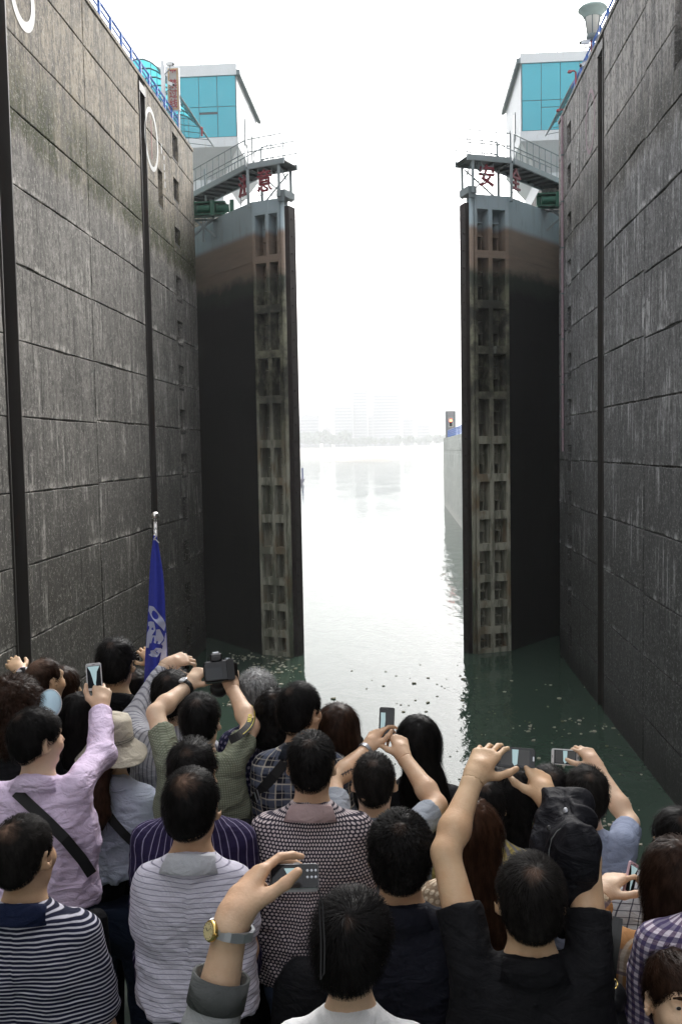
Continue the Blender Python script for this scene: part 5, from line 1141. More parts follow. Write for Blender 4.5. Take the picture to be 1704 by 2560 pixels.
P('curl34', 'woman with long dark wavy hair and a tan plaid shirt holding a pink phone', 1556, 2030, 2.6, s=.97, hair='wavylong', hc='brown', t=.024, hl=.17, shirt=CL['tanplaid'], sleeve='long', trousers=CL['dark'], seed=28, hn=5000, sw=.16, skin=1, leanx=-.03,
  long_=[((-.01, -.06, 0), (-.03, -.10, -.30), .088, .085), ((-.03, -.10, -.28), (-.01, -.10, -.40), .08, .03)], hwid=.0015, arms={'L': dict(e=(1350, 2140, 2.64), w=(1378, 2056, 2.76), k=(1410, 2026, 2.80), d=(-.5, -.2, .8), p=OPEN, cf=.8)})
# ---- front row
P('navy26', 'man with wavy black hair in a plain navy polo in the front row', 920, 1968, 2.58, s=1.0, hair='curlyshort', t=.016, hl=.034, shirt=CL['navyblack'], col_=CL['navyblack'], seed=29, hn=5000, skin=2, fat=1.06, sw=.168)
P('stripe23', 'man with cropped hair in a navy and white striped polo at the lower left', 57, 1966, 2.7, s=1.03, hair='thin', hc='soft', t=.009, hl=.022, shirt=CL['stripe_navy'], col_=CL['navy'], seed=30, hn=4500, skin=2, fat=1.14, sw=.178, crown=.030, fold=.008, yaw=-14,
  arms={'R': dict(e=(237, 2368, 2.74), w=(215, 2440, 2.98), sf=1.45)})
P('polo27', 'man in black polo raising a phone, black jacket over his right arm', 1219, 2072, 2.36, s=1.0, hair='short', hc='soft', t=.012, hl=.028, shirt=CL['black'], col_=CL['black'], seed=31, hn=5000, skin=0, fat=1.10, sw=.172, crown=.022, fold=.008,
  arms={'L': dict(e=(1024, 1962, 2.50), w=(1090, 1788, 2.67), k=(1119, 1737, 2.72), d=(-.35, -.85, .45), p=OPEN, sf=.80), 'R': dict(e=(1346, 1975, 2.50), w=(1258, 1842, 2.68), k=(1240, 1794, 2.73), d=(.55, -.75, .35), p=POINT, sf=.80)})
P('boy25', 'young man with thick black hair and a white tee at the bottom of the photo', 805, 2172, 2.2, nk=.0, s=.98, roll=10, yaw=-8, pitch=6, hair='full', t=.020, hl=.040, shirt=CL['white'], seed=32, hn=5000, skin=3, sw=.155, tee=CL['white'], sleeve='short')
P('watch24', 'raised arm in grey sweatshirt with gold watch holding a silver camera', 640, 2660, 1.42, s=1.0, hair='short', shirt=CL['sweat'], sleeve='long', seed=33, hn=300, skin=3, fat=.95,
  arms={'L': dict(e=(455, 2505, 1.49), w=(537, 2112, 1.545), k=(575, 2036, 1.60), d=(-.80, -.55, .30), p={'i': (22, 26, 14), 'm': (26, 32, 18), 'r': (30, 42, 24), 'l': (34, 52, 30), 'spread': 1.5, 'thumb': ((.40, .80, -.45), (.55, .75, -.35), (.55, .8, -.2))}, cf=.60, hs=1.0)})
P('ging36', 'person in a navy and plum gingham shirt cut off by the right edge', 1672, 1975, 2.42, s=1.02, hair='short', shirt=CL['gingham'], sleeve='long', seed=34, hn=300, sw=.19, fat=1.25)
P('child', 'child with a dark fringe facing the camera in the bottom right corner', 1561, 2304, 2.22, s=.92, yaw=-176, pitch=16, hair='short', hc='brown', t=.014, hl=.03, shirt=CL['gingham'], seed=35, hn=2600, skin=3, face=True, byaw=180, sw=.13)
# ------------------------------------------------------------------ things people hold, wear and carry
def dframe(c, roll=0, tilt=0, turn=0):
    z = (EYE-c).normalized(); x = Vector((0, 0, 1)).cross(z).normalized(); y = z.cross(x)
    m_ = Matrix((x, y, z)).transposed() @ Matrix.Rotation(rad(turn), 3, 'Y') @ Matrix.Rotation(rad(tilt), 3, 'X') @ Matrix.Rotation(rad(roll), 3, 'Z'); m4 = m_.to_4x4(); m4.translation = c; return m4
def rbox(mb, w, h, d, r, z0, Mx, n=4):                   # rounded slab from z0 to z0+d
    poly = []
    for cx_, cy_, a0 in ((w/2-r, h/2-r, 0), (-w/2+r, h/2-r, 90), (-w/2+r, -h/2+r, 180), (w/2-r, -h/2+r, 270)):
        for k in range(n+1): t = rad(a0+90*k/n); poly.append((cx_+r*math.cos(t), cy_+r*math.sin(t)))
    c = .12*d; vs = []; m_ = len(poly)
    for z, e in ((z0, c), (z0+c, 0), (z0+d-c, 0), (z0+d, c)):
        for (x, y) in poly: vs.append(Mx @ Vector((x*(1-2*e/w), y*(1-2*e/h), z)))
    return mb.add(vs, [tuple(range(m_-1, -1, -1)), tuple(range(3*m_, 4*m_))]+[(j*m_+i, j*m_+(i+1) % m_, (j+1)*m_+(i+1) % m_, (j+1)*m_+i) for j in range(3) for i in range(m_)])
M['scr_dark'] = plain('screen_dark', (.012, .014, .018), .12, world=False)
M['scr_lit'] = plain('screen_picture', (.30, .42, .44), .3, emit=.28, world=False); M['scr_mid'] = plain('screen_wall', (.035, .035, .035), .3, emit=.2, world=False)
M['phonewhite'] = plain('phone_white', (.62, .61, .62), .3, nz=.03, world=False); M['phoneblack'] = plain('phone_black', (.010, .010, .012), .2, world=False); M['phonepink'] = plain('phone_pink', (.62, .42, .48), .3, world=False)
M['silver'] = plain('silver_case', (.42, .43, .46), .3, .7, nz=.04, world=False); M['gold_metal'] = plain('gold_metal', (.70, .50, .18), .25, 1, nz=.05, world=False); M['dial'] = plain('watch_dial', (.66, .56, .30), .3, nz=.05, world=False); M['whitedial'] = plain('white_dial', (.66, .66, .66), .3, world=False)
def phone(label, c, w, h, body, roll=0, tilt=0, turn=0, pic='notch', screen=(.86, .80)):
    c = DY(*c); Mx = dframe(c, roll, tilt, turn); t_ = thing('phone', label, 'phone', c); land = w > h
    o = MB(); rbox(o, w, h, .009, min(w, h)*.13, -.0045, Mx); o.build('case', M[body], t_)
    sx, sy = (w*screen[1], h*screen[0]) if land else (w*screen[0], h*screen[1])
    o = MB(); rbox(o, sx, sy, .0008, .001, .0046, Mx, 1); sc_ = o.build('screen', M['scr_dark'], t_)
    def flat(nm, pts, mat, z=.0058): o = MB(); o.add([Mx @ Vector((x*sx, y*sy, z)) for x, y in pts], [tuple(range(len(pts)))]); o.build(nm, M[mat], sc_)
    if pic == 'notch': flat('picture', [(-.46, .48), (.46, .48), (.22, .22), (.16, -.1), (.10, -.28), (.10, -.38), (.02, -.44), (-.06, -.30), (-.14, -.05), (-.26, .25)], 'scr_lit')
    elif pic == 'half': flat('picture', [(-.46, .40), (-.12, .40), (-.10, .1), (-.16, -.30), (-.46, -.30)], 'scr_lit')
    else: flat('picture', [(-.10, .46), (.10, .46), (.07, -.36), (-.02, -.46), (-.08, -.30)], 'scr_lit'); flat('picture_wall', [(-.44, .46), (-.11, .46), (-.09, -.44), (-.44, -.44)], 'scr_mid'); flat('picture_wall', [(.11, .46), (.44, .46), (.44, -.44), (.08, -.40)], 'scr_mid')
    o = MB(); bx_, by_ = (w*.455, 0) if land else (0, -h*.44); rbox(o, *((.005, .014) if land else (.014, .005)), .0007, .002, .0046, Mx @ Matrix.Translation((bx_, by_, 0)), 2); o.build('button', M['scr_dark' if body != 'phoneblack' else 'silver'], t_)
    o = MB(); bx_, by_ = (-w*.46, 0) if land else (0, h*.44); rbox(o, *((.002, .012) if land else (.012, .002)), .0006, .0008, .0046, Mx @ Matrix.Translation((bx_, by_, 0)), 1); o.build('earpiece', M['scr_mid'], t_)
    return Mx
phone('white phone held upright in portrait by the man in the lavender shirt', (217, 1557, 3.93), .066, .118, 'phonewhite', roll=2)
phone('black phone held upright in both hands by the man in the grey tee', (889, 1662, 3.96), .066, .128, 'phoneblack', roll=-3, pic='half')
phone('black phone held sideways by the man in the black polo', (1184, 1743, 2.76), .118, .060, 'phoneblack', roll=-2, pic='gate')
phone('white phone held sideways near the right lock wall', (1299, 1742, 4.02), .118, .068, 'phonewhite', roll=-1, pic='gate')
phone('pink edged phone held by the woman with dark wavy hair', (1449, 2022, 2.82), .040, .100, 'phonepink', roll=-18, turn=50)
def compact(label, c, w, h, roll=0, tilt=0, turn=0, back=True, body='silver', d=.022):
    c = DY(*c); Mx = dframe(c, roll, tilt, turn); t_ = thing('compact_camera', label, 'camera', c)
    o = MB(); rbox(o, w, h, d, .006, -d/2, Mx); o.build('body', M[body], t_)
    if back:
        o = MB(); rbox(o, w*.97, h*.93, .002, .004, d/2, Mx); o.build('back_plate', M['blackgloss'], t_)
        o = MB(); rbox(o, w*.62, h*.76, .0008, .001, d/2+.002, Mx @ Matrix.Translation((-w*.14, -.001, 0)), 1); s_ = o.build('screen', M['scr_dark'], t_)
        o = MB(); o.add([Mx @ Vector((-w*.14+x*w*.6, y*h*.74, d/2+.0033)) for x, y in ((-.12, .4), (.26, .4), (.16, .05), (.14, -.30), (.0, -.28), (-.02, .1))], [tuple(range(6))]); o.build('picture', M['scr_lit'], s_)
        for k in range(6): o = MB(); o.lathe([(0, .001), (.0022, .0008), (.0026, 0)], Mx @ Vector((w*(.27+.085*(k % 3)), h*(.20-.26*(k//3)), d/2+.002)), 8, Mx.to_3x3() @ Vector((0, 0, 1))); o.build('button', M['silver'], t_)
    o = MB(); o.lathe([(0, .004), (.006, .004), (.006, 0)], Mx @ Vector((w*.05, h/2, 0)), 10, Mx.to_3x3() @ Vector((0, 1, 0))); o.build('shutter_button', M['phonewhite'], t_)
    o = MB(); o.lathe([(0, -.022), (.016, -.022), (.020, 0), (0, 0)], Mx @ Vector((-w*.05, 0, -d/2)), 14, Mx.to_3x3() @ Vector((0, 0, 1))); o.build('lens', M['blackgloss'], t_)
    return Mx, t_
Mc, tc = compact('silver compact camera with lit rear screen held up by the hand with the gold watch', (677, 2020, 1.64), .088, .045, roll=-1, tilt=-16)
wr_ = [Mc @ Vector((.044, -.022, 0)), Mc @ Vector((.050, -.05, 0)), Mc @ Vector((.052, -.12, .0)), Mc @ Vector((.050, -.16, .0)), Mc @ Vector((.044, -.17, 0)), Mc @ Vector((.046, -.11, 0)), Mc @ Vector((.044, -.04, 0))]
o = MB(); o.tube(wr_, .0016, 6); o.build('wrist_cord', M['web'] if 'web' in M else CL['web'], tc)
compact('small silver camera in the raised fingers beside the tall man', (313, 1511, 5.04), .05, .052, roll=8, turn=-25)
compact('silver compact camera held by the hand in the knit sleeve', (418, 1543, 4.68), .06, .075, roll=80, turn=35)
# big black camera
c = DY(503, 1546, 4.10); Mx = dframe(c, 4, -10) @ Matrix.Scale(1.12, 4); t_ = thing('reflex_camera', 'large black camera with long lens raised in both hands by the man in green check', 'camera', c)
o = MB(); rbox(o, .120, .085, .05, .014, -.02, Mx); o.build('body', M['blackgloss'], t_)
o = MB(); rbox(o, .05, .035, .06, .008, -.03, Mx @ Matrix.Translation((-.005, .055, 0))); o.build('viewfinder_hump', M['blackgloss'], t_)
o = MB(); rbox(o, .026, .018, .008, .005, .030, Mx @ Matrix.Translation((-.005, .048, 0))); o.build('eyepiece', M['black'], t_)
o = MB(); rbox(o, .066, .050, .003, .003, .030, Mx @ Matrix.Translation((-.018, -.010, 0))); o.build('screen', M['scr_dark'], t_)
o = MB(); rbox(o, .030, .085, .012, .008, .02, Mx @ Matrix.Translation((.048, 0, 0))); o.build('grip', M['black'], t_)
o = MB(); o.lathe([(0, -.02), (.036, -.02), (.036, -.06), (.039, -.062), (.039, -.095), (.036, -.10), (.037, -.14), (.041, -.145), (.041, -.165), (.034, -.165), (.032, -.15), (0, -.15)], Mx @ Vector((-.004, .002, 0)), 24, Mx.to_3x3() @ Vector((0, .35, .94))); o.build('lens', M['black'], t_, sm=True)
o = MB(); rbox(o, .026, .010, .022, .002, -.005, Mx @ Matrix.Translation((-.005, .075, 0))); o.build('hot_shoe', M['silver'], t_)
o = MB(); o.lathe([(0, .010), (.012, .010), (.012, 0)], Mx @ Vector((.040, .043, 0)), 12, Mx.to_3x3() @ Vector((0, 1, 0))); o.build('mode_dial', M['silver'], t_)
pts_ = [Mx @ Vector((.062, .03, 0)), DY(543, 1570, 4.14), DY(566, 1610, 4.05), DY(579, 1640, 3.98), DY(573, 1668, 3.86), DY(552, 1690, 3.72), DY(528, 1703, 3.66)]
def ribbon(name, pts, wd, mat, parent, face=None, th=.003):
    P_ = []
    for i in range(len(pts)-1):
        for k in range(5):
            t = k/5; p0 = pts[max(0, i-1)]; p1 = pts[i]; p2 = pts[i+1]; p3 = pts[min(len(pts)-1, i+2)]
            P_.append(.5*((2*p1)+(p2-p0)*t+(2*p0-5*p1+4*p2-p3)*t*t+(3*p1-p0-3*p2+p3)*t**3))
    P_.append(pts[-1]); mb = MB(); vs = []; n = len(P_)
    for i, p in enumerate(P_):
        tn = (P_[min(i+1, n-1)]-P_[max(0, i-1)]).normalized(); vw = (face or (EYE-p)).normalized(); sd = tn.cross(vw).normalized()*wd/2; up = sd.cross(tn).normalized()*th
        vs += [p-sd, p+sd, p+sd+up, p-sd+up]
    mb.add(vs, [(i*4+k, i*4+(k+1) % 4, (i+1)*4+(k+1) % 4, (i+1)*4+k) for i in range(n-1) for k in range(4)]+[(0, 1, 2, 3), (n*4-4, n*4-3, n*4-2, n*4-1)]); return mb.build(name, mat, parent), P_
rb_, P_ = ribbon('neck_strap', pts_, .034, CL['web'], t_)
for sgn in (-1, 1):
    q = [p+((pts_[4]-pts_[2]).normalized().cross((EYE-p).normalized())).normalized()*.0125*sgn+(EYE-p).normalized()*.006 for p in P_[12:26]]; o = MB(); o.tube(q, .0014, 5); o.build('yellow_edge', M.setdefault('yel', plain('strap_yellow', (.62, .50, .03), .6, world=False)), rb_)
q0, q1 = P_[14], P_[20]; ax = (q0-q1).normalized(); vz = (EYE-q0).normalized(); ay = vz.cross(ax).normalized()
text_obj('NIKON', 'lettering', M['yel'], (q0+q1)/2+vz*.009, Matrix((ax, ay, ax.cross(ay))).transposed(), .026, rb_, .0005, .0004)
# wristwatches and bracelets (worn: parts of the person)
def band_on(key, sd, t, name, mat, wd, r, links=False):
    d = PEOPLE[key]; sh, el, wr, a_ = d['J'][sd]; c = el+(wr-el)*t+d['o']; ax = Vector([float(q) for q in nrm(wr-el)]); c = Vector([float(q) for q in c]); o = MB(); n = 22
    x_, y_, _ = ortho(ax); vs = []
    for k in range(n):
        a0 = 2*math.pi*k/n; dr = x_*math.cos(a0)+y_*math.sin(a0); h_ = wd/2*(1 if not links or k % 2 else .9); rr = r*(1.0 if not links or k % 2 else 1.03)
        vs += [c+dr*(r-.002)-ax*wd/2, c+dr*(rr+.003)-ax*h_, c+dr*(rr+.003)+ax*h_, c+dr*(r-.002)+ax*wd/2]
    o.add(vs, [(k*4+j, k*4+(j+1) % 4, ((k+1) % n)*4+(j+1) % 4, ((k+1) % n)*4+j) for k in range(n) for j in range(4)]); return o.build(name, mat, d['root'], sm=not links), c, ax
def watch(key, sd, t, strapmat, casemat, dialmat, r, rc, dirv, links=False):
    st_, c, ax = band_on(key, sd, t, 'wristwatch', strapmat, rc*.95, r, links); n_ = Vector(dirv); n_ = (n_-ax*n_.dot(ax)).normalized(); c = c+n_*(r+.002)
    o = MB(); o.lathe([(0, 0), (rc, 0), (rc*1.02, .004), (rc*.88, .0075), (0, .0076)], c, 24, n_); o.build('watch_case', casemat, st_, sm=True)
    o = MB(); o.lathe([(0, .0084), (rc*.80, .0082), (rc*.80, .0070)], c, 24, n_); o.build('dial', dialmat, st_)
    x_, y_, _ = ortho(n_); 
    for k in range(12): a0 = k*math.pi/6; dr = x_*math.cos(a0)+y_*math.sin(a0); o = MB(); o.bar(c+n_*.0088+dr*rc*.62, c+n_*.0088+dr*rc*.74, rc*.06, .0004); o.build('hour_mark', M['blackgloss'], st_)
    for a0, l in ((.5, .42), (2.3, .62)): dr = x_*math.cos(a0)+y_*math.sin(a0); o = MB(); o.bar(c+n_*.0092, c+n_*.0092+dr*rc*l, rc*.07, .0004); o.build('hand', M['blackgloss'], st_)
    o = MB(); o.lathe([(0, .005), (.003, .004), (.003, -.002)], c+ax.cross(n_).normalized()*rc*1.02+n_*.004, 8, ax.cross(n_)); o.build('crown', casemat, st_)
watch('watch24', 'L', .93, M['silver'], M['gold_metal'], M['dial'], .0372, .0176, (-.75, -.7, .3), True)
watch('dslr', 'L', .93, CL['web'], M['silver'], M['whitedial'], .0335, .021, (-.5, -.7, .6))
band_on('tattoo', 'L', .95, 'bracelet', M['silver'], .018, .0325, True)
band_on('watch24', 'L', .575, 'cuff', CL['cuff'], .050, .0476)
bd_, c, ax = band_on('polka', 'L', .985, 'bracelet', M['phonepink'], .012, .032, True)
# tattoo strokes on the forearm and hand, lying on the skin
tm_ = plain('tattoo_ink', (.06, .06, .065), .6, world=False)
def ink(key, strokes, name='tattoo', r=.0022):
    mb = MB()
    for st in strokes: mb.tube([Vector([float(v) for v in hit(key, q, -.0004, True)]) for q in st], r, 5)
    return mb.build(name, tm_, PEOPLE[key]['root'])
try:
    o_ = [(788+k*6.5, 1782-k*3.6) for k in range(4)]; ink('tattoo', [[(x-1, y-4), (x+1, y+5)] for x, y in o_]+[[(x-4, y), (x+4, y-2)] for x, y in o_])['label'] = 'dark inked characters'
except Exception as ex: print('tattoo', ex)
# bucket hat
d = PEOPLE['hat']; hc_ = Vector([float(v) for v in d['H']+d['o']]); s_ = d['s']; o = MB(); nl = 32; prof = [(0, .134), (.048, .133), (.078, .124), (.089, .104), (.096, .045), (.099, .018), (.112, .002), (.132, -.022), (.152, -.044), (.154, -.047), (.150, -.046), (.130, -.026), (.110, -.004), (.095, .016)]
rg = random.Random(2); ph = [rg.uniform(0, 6.28) for _ in range(4)]; vs = []
for j, (r, z) in enumerate(prof):
    for k in range(nl):
        t = 2*math.pi*k/nl; wv = (.010*math.sin(2*t+ph[0])+.006*math.sin(3*t+ph[1]))*max(0, (r-.09)/.06)*(1 if j >= 5 else 0)+(.002*math.sin(5*t+ph[2]+z*40))
        vs.append(hc_+Vector((math.cos(t)*r*s_*.98, math.sin(t)*r*s_*1.08-.012, (z+wv-.02*math.cos(t+math.pi/2)*0)*s_)))
o.add(vs, [(j*nl+k, j*nl+(k+1) % nl, (j+1)*nl+(k+1) % nl, (j+1)*nl+k) for j in range(len(prof)-1) for k in range(nl)]); ht = o.build('bucket_hat', CL['beige'], d['root'], sm=True)
for z, r in ((.028, .0990), (.038, .0985)): o = MB(); o.tube([hc_+Vector((math.cos(2*math.pi*k/28)*r*s_*.985, math.sin(2*math.pi*k/28)*r*s_*1.085-.012, z*s_)) for k in range(29)], .0012, 4); o.build('stitching', CL['cuff'], ht)
# sun visor: bright curved brim tipped up, white edge and band
d = PEOPLE['visor']; M['visorblue'] = plain('visor_blue', (.58, .80, .92), .5, world=False); c = DY(104, 1623, 3.86); Mx = dframe(c, -28, -12, -18); o = MB(); vs = []; nr, nk_ = 6, 28
def vp(r, t): x, y = r*math.cos(t)*.060, r*math.sin(t)*.074; return Mx @ Vector((x, y, -.030*(x/.06)**2-.010*(y/.074)))
vs = [vp(0, 0)]+[vp((j+1)/nr, 2*math.pi*k/nk_) for j in range(nr) for k in range(nk_)]
o.add(vs, [(0, 1+k, 1+(k+1) % nk_) for k in range(nk_)]+[(1+j*nk_+k, 1+(j+1)*nk_+k, 1+(j+1)*nk_+(k+1) % nk_, 1+j*nk_+(k+1) % nk_) for j in range(nr-1) for k in range(nk_)]); vz_ = o.build('sun_visor', M['visorblue'], d['root'], sm=True)
md = vz_.modifiers.new('thickness', 'SOLIDIFY'); md.thickness = .003
o = MB(); o.tube([vp(1.0, 2*math.pi*k/40) for k in range(41)], .0024, 6); o.build('brim_edge', M['phonewhite'], vz_)
hc_ = Vector([float(v) for v in d['H']+d['o']])
o = MB(); o.tube([hc_+Vector((math.cos(t)*.098, math.sin(t)*.115-.012, .065+.02*math.sin(t))) for t in np.linspace(0, 2*math.pi, 33)], .007, 6); o.build('headband', M['phonewhite'], vz_)
# bags and straps
def bag(name, label, cat, c, prims, mat, h=.008, fold=.004, seed=1):
    t_ = thing(name, label, cat, c); g = S()
    for p in prims: g.caps(*p[:2], p[2], p[3], .03, sq=p[4] if len(p) > 4 else None)
    pts = np.array([q for p in prims for q in p[:2]]); rm = max(max(p[2], p[3]) for p in prims)+.03; V, F_ = snets(g, pts.min(0)-rm, pts.max(0)+rm, h); V = V+(vnormals(V, F_)*((vnoise(V*A(14, 14, 9), seed)+.5*vnoise(V*30, seed+1))*fold)[:, None]).astype(f32); V = V-A(c.x, c.y, c.z)
    o = npmesh('pouch', V, F_, mat, t_); return t_, g
def V3(x, y, Y): v = DY(x, y, Y); return A(v.x, v.y, v.z)
c = DY(205, 2080, 3.4); t_, _ = bag('shoulder_bag', 'black shoulder bag whose strap crosses the lavender shirt', 'bag', c, [(V3(218, 2120, 3.36), V3(218, 2200, 3.36), .05, .06)], CL['black'])
strap('pink', 'strap', [(37, 1822), (70, 1853), (110, 1890), (150, 1930), (190, 1978), (212, 2012)], .040, CL['web'], t_, .022)
c = DY(330, 2020, 3.5); t_, _ = bag('shoulder_bag', 'black shoulder bag whose strap crosses the pale blue shirt', 'bag', c, [(V3(345, 2010, 3.55), V3(345, 2080, 3.55), .05, .06)], CL['black'], seed=4)
strap('hat', 'strap', [(244, 1866), (262, 1892), (285, 1918), (308, 1940)], .036, CL['web'], t_, .022)
c = DY(575, 1880, 3.8); t_, _ = bag('camera_bag', 'black camera bag with buckled strap on the navy plaid back', 'bag', c, [(V3(563, 1915, 3.66), V3(563, 1980, 3.66), .055, .06)], CL['black'], seed=6)
sp_ = strap('plaid', 'strap', [(655, 1755), (630, 1785), (606, 1812), (584, 1843)], .042, CL['web'], t_)
o = MB()
for q in ((585, 1822), (591, 1817)): 
    a_ = Vector([float(v) for v in hit('plaid', q, .022)]); b_ = Vector([float(v) for v in hit('plaid', (q[0]+7, q[1]+24), .022)]); o.bar(a_, b_, .004)
o.build('buckle', M['silver'], t_)
c = DY(711, 2310, 3.02); t_, _ = bag('backpack', 'black rounded bag below the speckled polo of the man in the middle', 'bag', c, [(V3(700, 2290, 3.0), V3(700, 2420, 3.0), .105, .12, (1, 1.4, 1)), (V3(690, 2240, 3.0), V3(725, 2240, 3.0), .05, .05)], CL['black'], seed=8)
c = DY(1392, 2300, 2.45); t_, _ = bag('handbag', 'shiny black leather handbag hanging between the black polo and the gingham shirt', 'bag', c, [(V3(1372, 2290, 2.44), V3(1408, 2290, 2.44), .035, .035), (V3(1368, 2360, 2.44), V3(1412, 2360, 2.44), .045, .045)], CL['leather'], seed=9, fold=.005)
for pts in ([(1416, 2110, 2.40), (1408, 2150, 2.38), (1396, 2200, 2.37), (1386, 2245, 2.37), (1380, 2275, 2.39)], [(1424, 2112, 2.40), (1420, 2160, 2.38), (1412, 2210, 2.37), (1408, 2255, 2.37), (1406, 2275, 2.39)]):
    ribbon('handle', [DY(*q) for q in pts], .016, CL['leather'], t_, th=.005)
for q in ((1408, 2262, 2.36), (1381, 2262, 2.36), (1393, 2300, 2.37)):
    p_ = DY(*q); o = MB(); zz2 = (EYE-p_).normalized(); x_, y_, _ = ortho(zz2); o.tube([p_+x_*math.cos(t)*.012+y_*math.sin(t)*.012 for t in np.linspace(0, 2*math.pi, 15)], .0028, 6); o.build('ring', M['gold_metal'], t_)
# jacket over the right arm of the black polo man
c = DY(1300, 1950, 2.62); jp = [(V3(1278, 1836, 2.66), V3(1334, 1846, 2.62), .034, .030), (V3(1276, 1878, 2.61), V3(1338, 1882, 2.55), .044, .036), (V3(1264, 1930, 2.56), V3(1342, 1934, 2.44), .044, .048), (V3(1262, 1980, 2.53), V3(1332, 1988, 2.43), .040, .046), (V3(1278, 2036, 2.50), V3(1308, 2046, 2.45), .044, .040), (V3(1288, 2086, 2.48), V3(1294, 2140, 2.47), .036, .022)]
CL['jacket'] = cloth('black_nylon', (.013, .013, .017), .6, amt=.6); CL['lining'] = cloth('plum_lining', (.055, .045, .065), .4, amt=.8)
jt = thing('jacket', 'black zip jacket draped over the raised right arm of the black polo man', 'jacket', c); g = S()
for p in jp: g.caps(p[0], p[1], p[2], p[3], .05, sq=(1, 1.3, 1))
pts = np.array([q for p in jp for q in p[:2]]); V, F_ = snets(g, pts.min(0)-.1, pts.max(0)+.1, .0065); Nn = vnormals(V, F_)
V = V+(Nn*((1-np.abs(vnoise(V*A(16, 16, 5)+V[:, [2, 0, 1]]*4, 3)))**2*.016-.007+(1-np.abs(vnoise(V*A(34, 34, 12), 5)))**3*.0055)[:, None]).astype(f32); npmesh('cloth', V-A(c.x, c.y, c.z), F_, CL['jacket'], jt)
PEOPLE['jacket'] = dict(f=lambda P, g=g, c=c: g(P+A(c.x, c.y, c.z)), o=A(c.x, c.y, c.z), root=jt)
lin = [(1296, 1935), (1290, 1965), (1296, 1995), (1305, 2020)]
0 and strap('jacket', 'lining', [(1312, 1905), (1306, 1940), (1302, 1975), (1303, 2010), (1296, 2045)], .052, CL['lining'], jt, .010)
zp = [Vector([float(v) for v in hit('jacket', q, .012)]) for q in ((1322, 1885), (1300, 1899), (1280, 1912), (1268, 1930), (1262, 1955), (1261, 1980))]
o = MB(); o.tube(zp, .0014, 5); o.build('zip', M['grey'], jt)
for q in ((1300, 1864), (1262, 1905)):
    p_ = Vector([float(v) for v in hit('jacket', q, .010)]); o = MB(); o.lathe([(0, .004), (.006, .003), (.0075, 0)], p_, 12, (EYE-p_)); o.build('snap_button', M['silver'] if q[0] > 1290 else M['blackgloss'], jt)
# tour flag on a pole
fp = DY(357, 1187, 4.75); ft_ = thing('flag', 'furled blue tour flag with pale emblem on a steel pole with ball top', 'flag', (fp.x, 4.75, ZD)); base = DY(352, 1700, 4.72)
o = MB(); o.tube([(base.x, 4.74, ZD), fp-Vector((0, 0, .02))], .0115, 10); o.build('pole', M['chrome'], ft_, sm=True)
o = MB(); o.lathe([(.022*math.sin(t), -.022*math.cos(t)) for t in np.linspace(.01, math.pi-.01, 14)], fp, 18); o.lathe([(.009, -.05), (.010, -.02)], fp, 12); o.build('ball', M['chrome'], ft_, sm=True)
FB = cloth('flag_blue', (.055, .07, .44), .6, amt=.25)
def fl(x, y, dY=0): return DY(x, y, 4.66+dY)
rows = [(1232, 357, 3), (1270, 358, 9), (1320, 360, 15), (1380, 361, 18), (1430, 360.5, 20), (1470, 360.5, 23), (1510, 360, 25), (1560, 360, 27), (1610, 360, 29)]; vs = []; n = 32
def flp(u, y):
    for (y0, c0_, w0), (y1, c1_, w1) in zip(rows, rows[1:]):
        if y <= y1 or y1 == 1610: t = (y-y0)/(y1-y0); break
    cx_, w_ = c0_+(c1_-c0_)*t, w0+(w1-w0)*t; a0 = u*1.45; return fl(cx_+w_*math.sin(a0)/math.sin(1.45), y, .035*(w_/25)*(1-math.cos(a0))*2-.012*(w_/25)*math.cos(a0*4+.6))
ys_ = np.linspace(1232, 1610, 40)
o = MB(); o.add([flp(-1+2*k/n, y) for y in ys_ for k in range(n+1)], [(j*(n+1)+k, j*(n+1)+k+1, (j+1)*(n+1)+k+1, (j+1)*(n+1)+k) for j in range(39) for k in range(n)]); fc = o.build('cloth', FB, ft_, sm=True)
md = fc.modifiers.new('thickness', 'SOLIDIFY'); md.thickness = .002; md.offset = 1
em = MB(); M['flagwhite'] = plain('flag_print', (.50, .53, .72), .7, nz=.05, world=False)
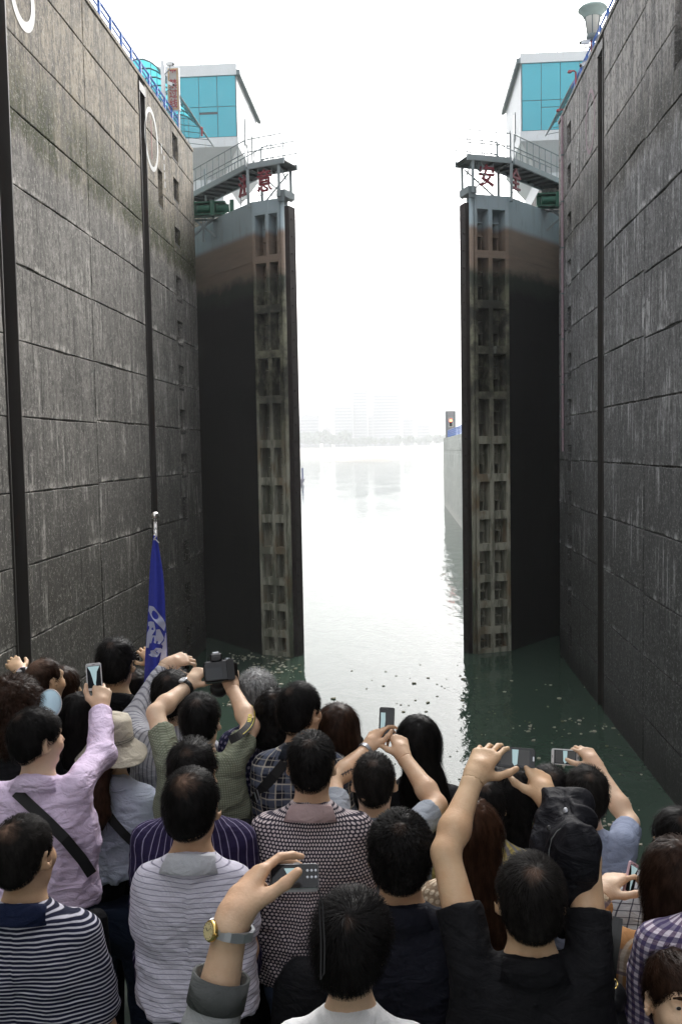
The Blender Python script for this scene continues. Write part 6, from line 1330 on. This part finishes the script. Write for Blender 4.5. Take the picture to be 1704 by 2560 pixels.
def stroke(pts, w):                                      # pts in u, y (D pixels); w in u units
    P_ = []
    for i in range(len(pts)-1):
        for k in range(8): t = k/8; P_.append((pts[i][0]*(1-t)+pts[i+1][0]*t, pts[i][1]*(1-t)+pts[i+1][1]*t, w[i]*(1-t)+w[i+1]*t))
    P_.append((*pts[-1], w[-1])); vs = []; m_ = len(P_)
    for i, (u, y, ww) in enumerate(P_):
        a_ = P_[min(i+1, m_-1)]; b_ = P_[max(0, i-1)]; du, dy_ = (a_[0]-b_[0])*22, a_[1]-b_[1]; l = math.hypot(du, dy_)+1e-6; nu, ny = -dy_/l*ww, du/l*ww
        for q in (-1, 1): 
            p = flp(max(-.97, min(.97, u+q*nu/22)), y+q*ny); vs.append(p+(EYE-p).normalized()*.011)
    em.add(vs, [(2*i, 2*i+1, 2*i+3, 2*i+2) for i in range(m_-1)])
stroke([(-.9, 1399), (-.5, 1402), (.0, 1420), (.5, 1435), (.95, 1446)], [6, 8, 8, 8, 9]); stroke([(-.85, 1436), (-.4, 1434), (-.35, 1448), (-.7, 1462), (-.85, 1490)], [5, 5, 6, 7, 6]); stroke([(-.2, 1462), (-.25, 1480)], [4, 5])
stroke([(.1, 1448), (.25, 1468), (.0, 1480)], [3, 7, 5]); stroke([(.45, 1478), (.8, 1484), (.9, 1465), (.95, 1456)], [5, 7, 5, 3]); stroke([(.8, 1484), (.6, 1500), (.5, 1525)], [7, 6, 7]); stroke([(-.35, 1502), (-.1, 1508), (.1, 1494), (.35, 1500)], [6, 5, 5, 5]); stroke([(-.1, 1508), (-.3, 1496)], [5, 3])
e_ = em.build('emblem', M['flagwhite'], fc, fix=False)
o = MB(); kp = DY(358, 1226, 4.66); o.tube([kp+Vector((.006*math.cos(k*.9), -.008, .03-.006*k)) for k in range(12)], .0035, 6); o.tube([kp+Vector((0, -.008, -.03)), kp+Vector((.02, -.01, -.05))], .003, 5); o.tube([kp+Vector((0, -.008, .03)), fp+Vector((-.002, -.014, -.03))], .002, 5); o.build('tie_cord', M['phonewhite'], ft_)
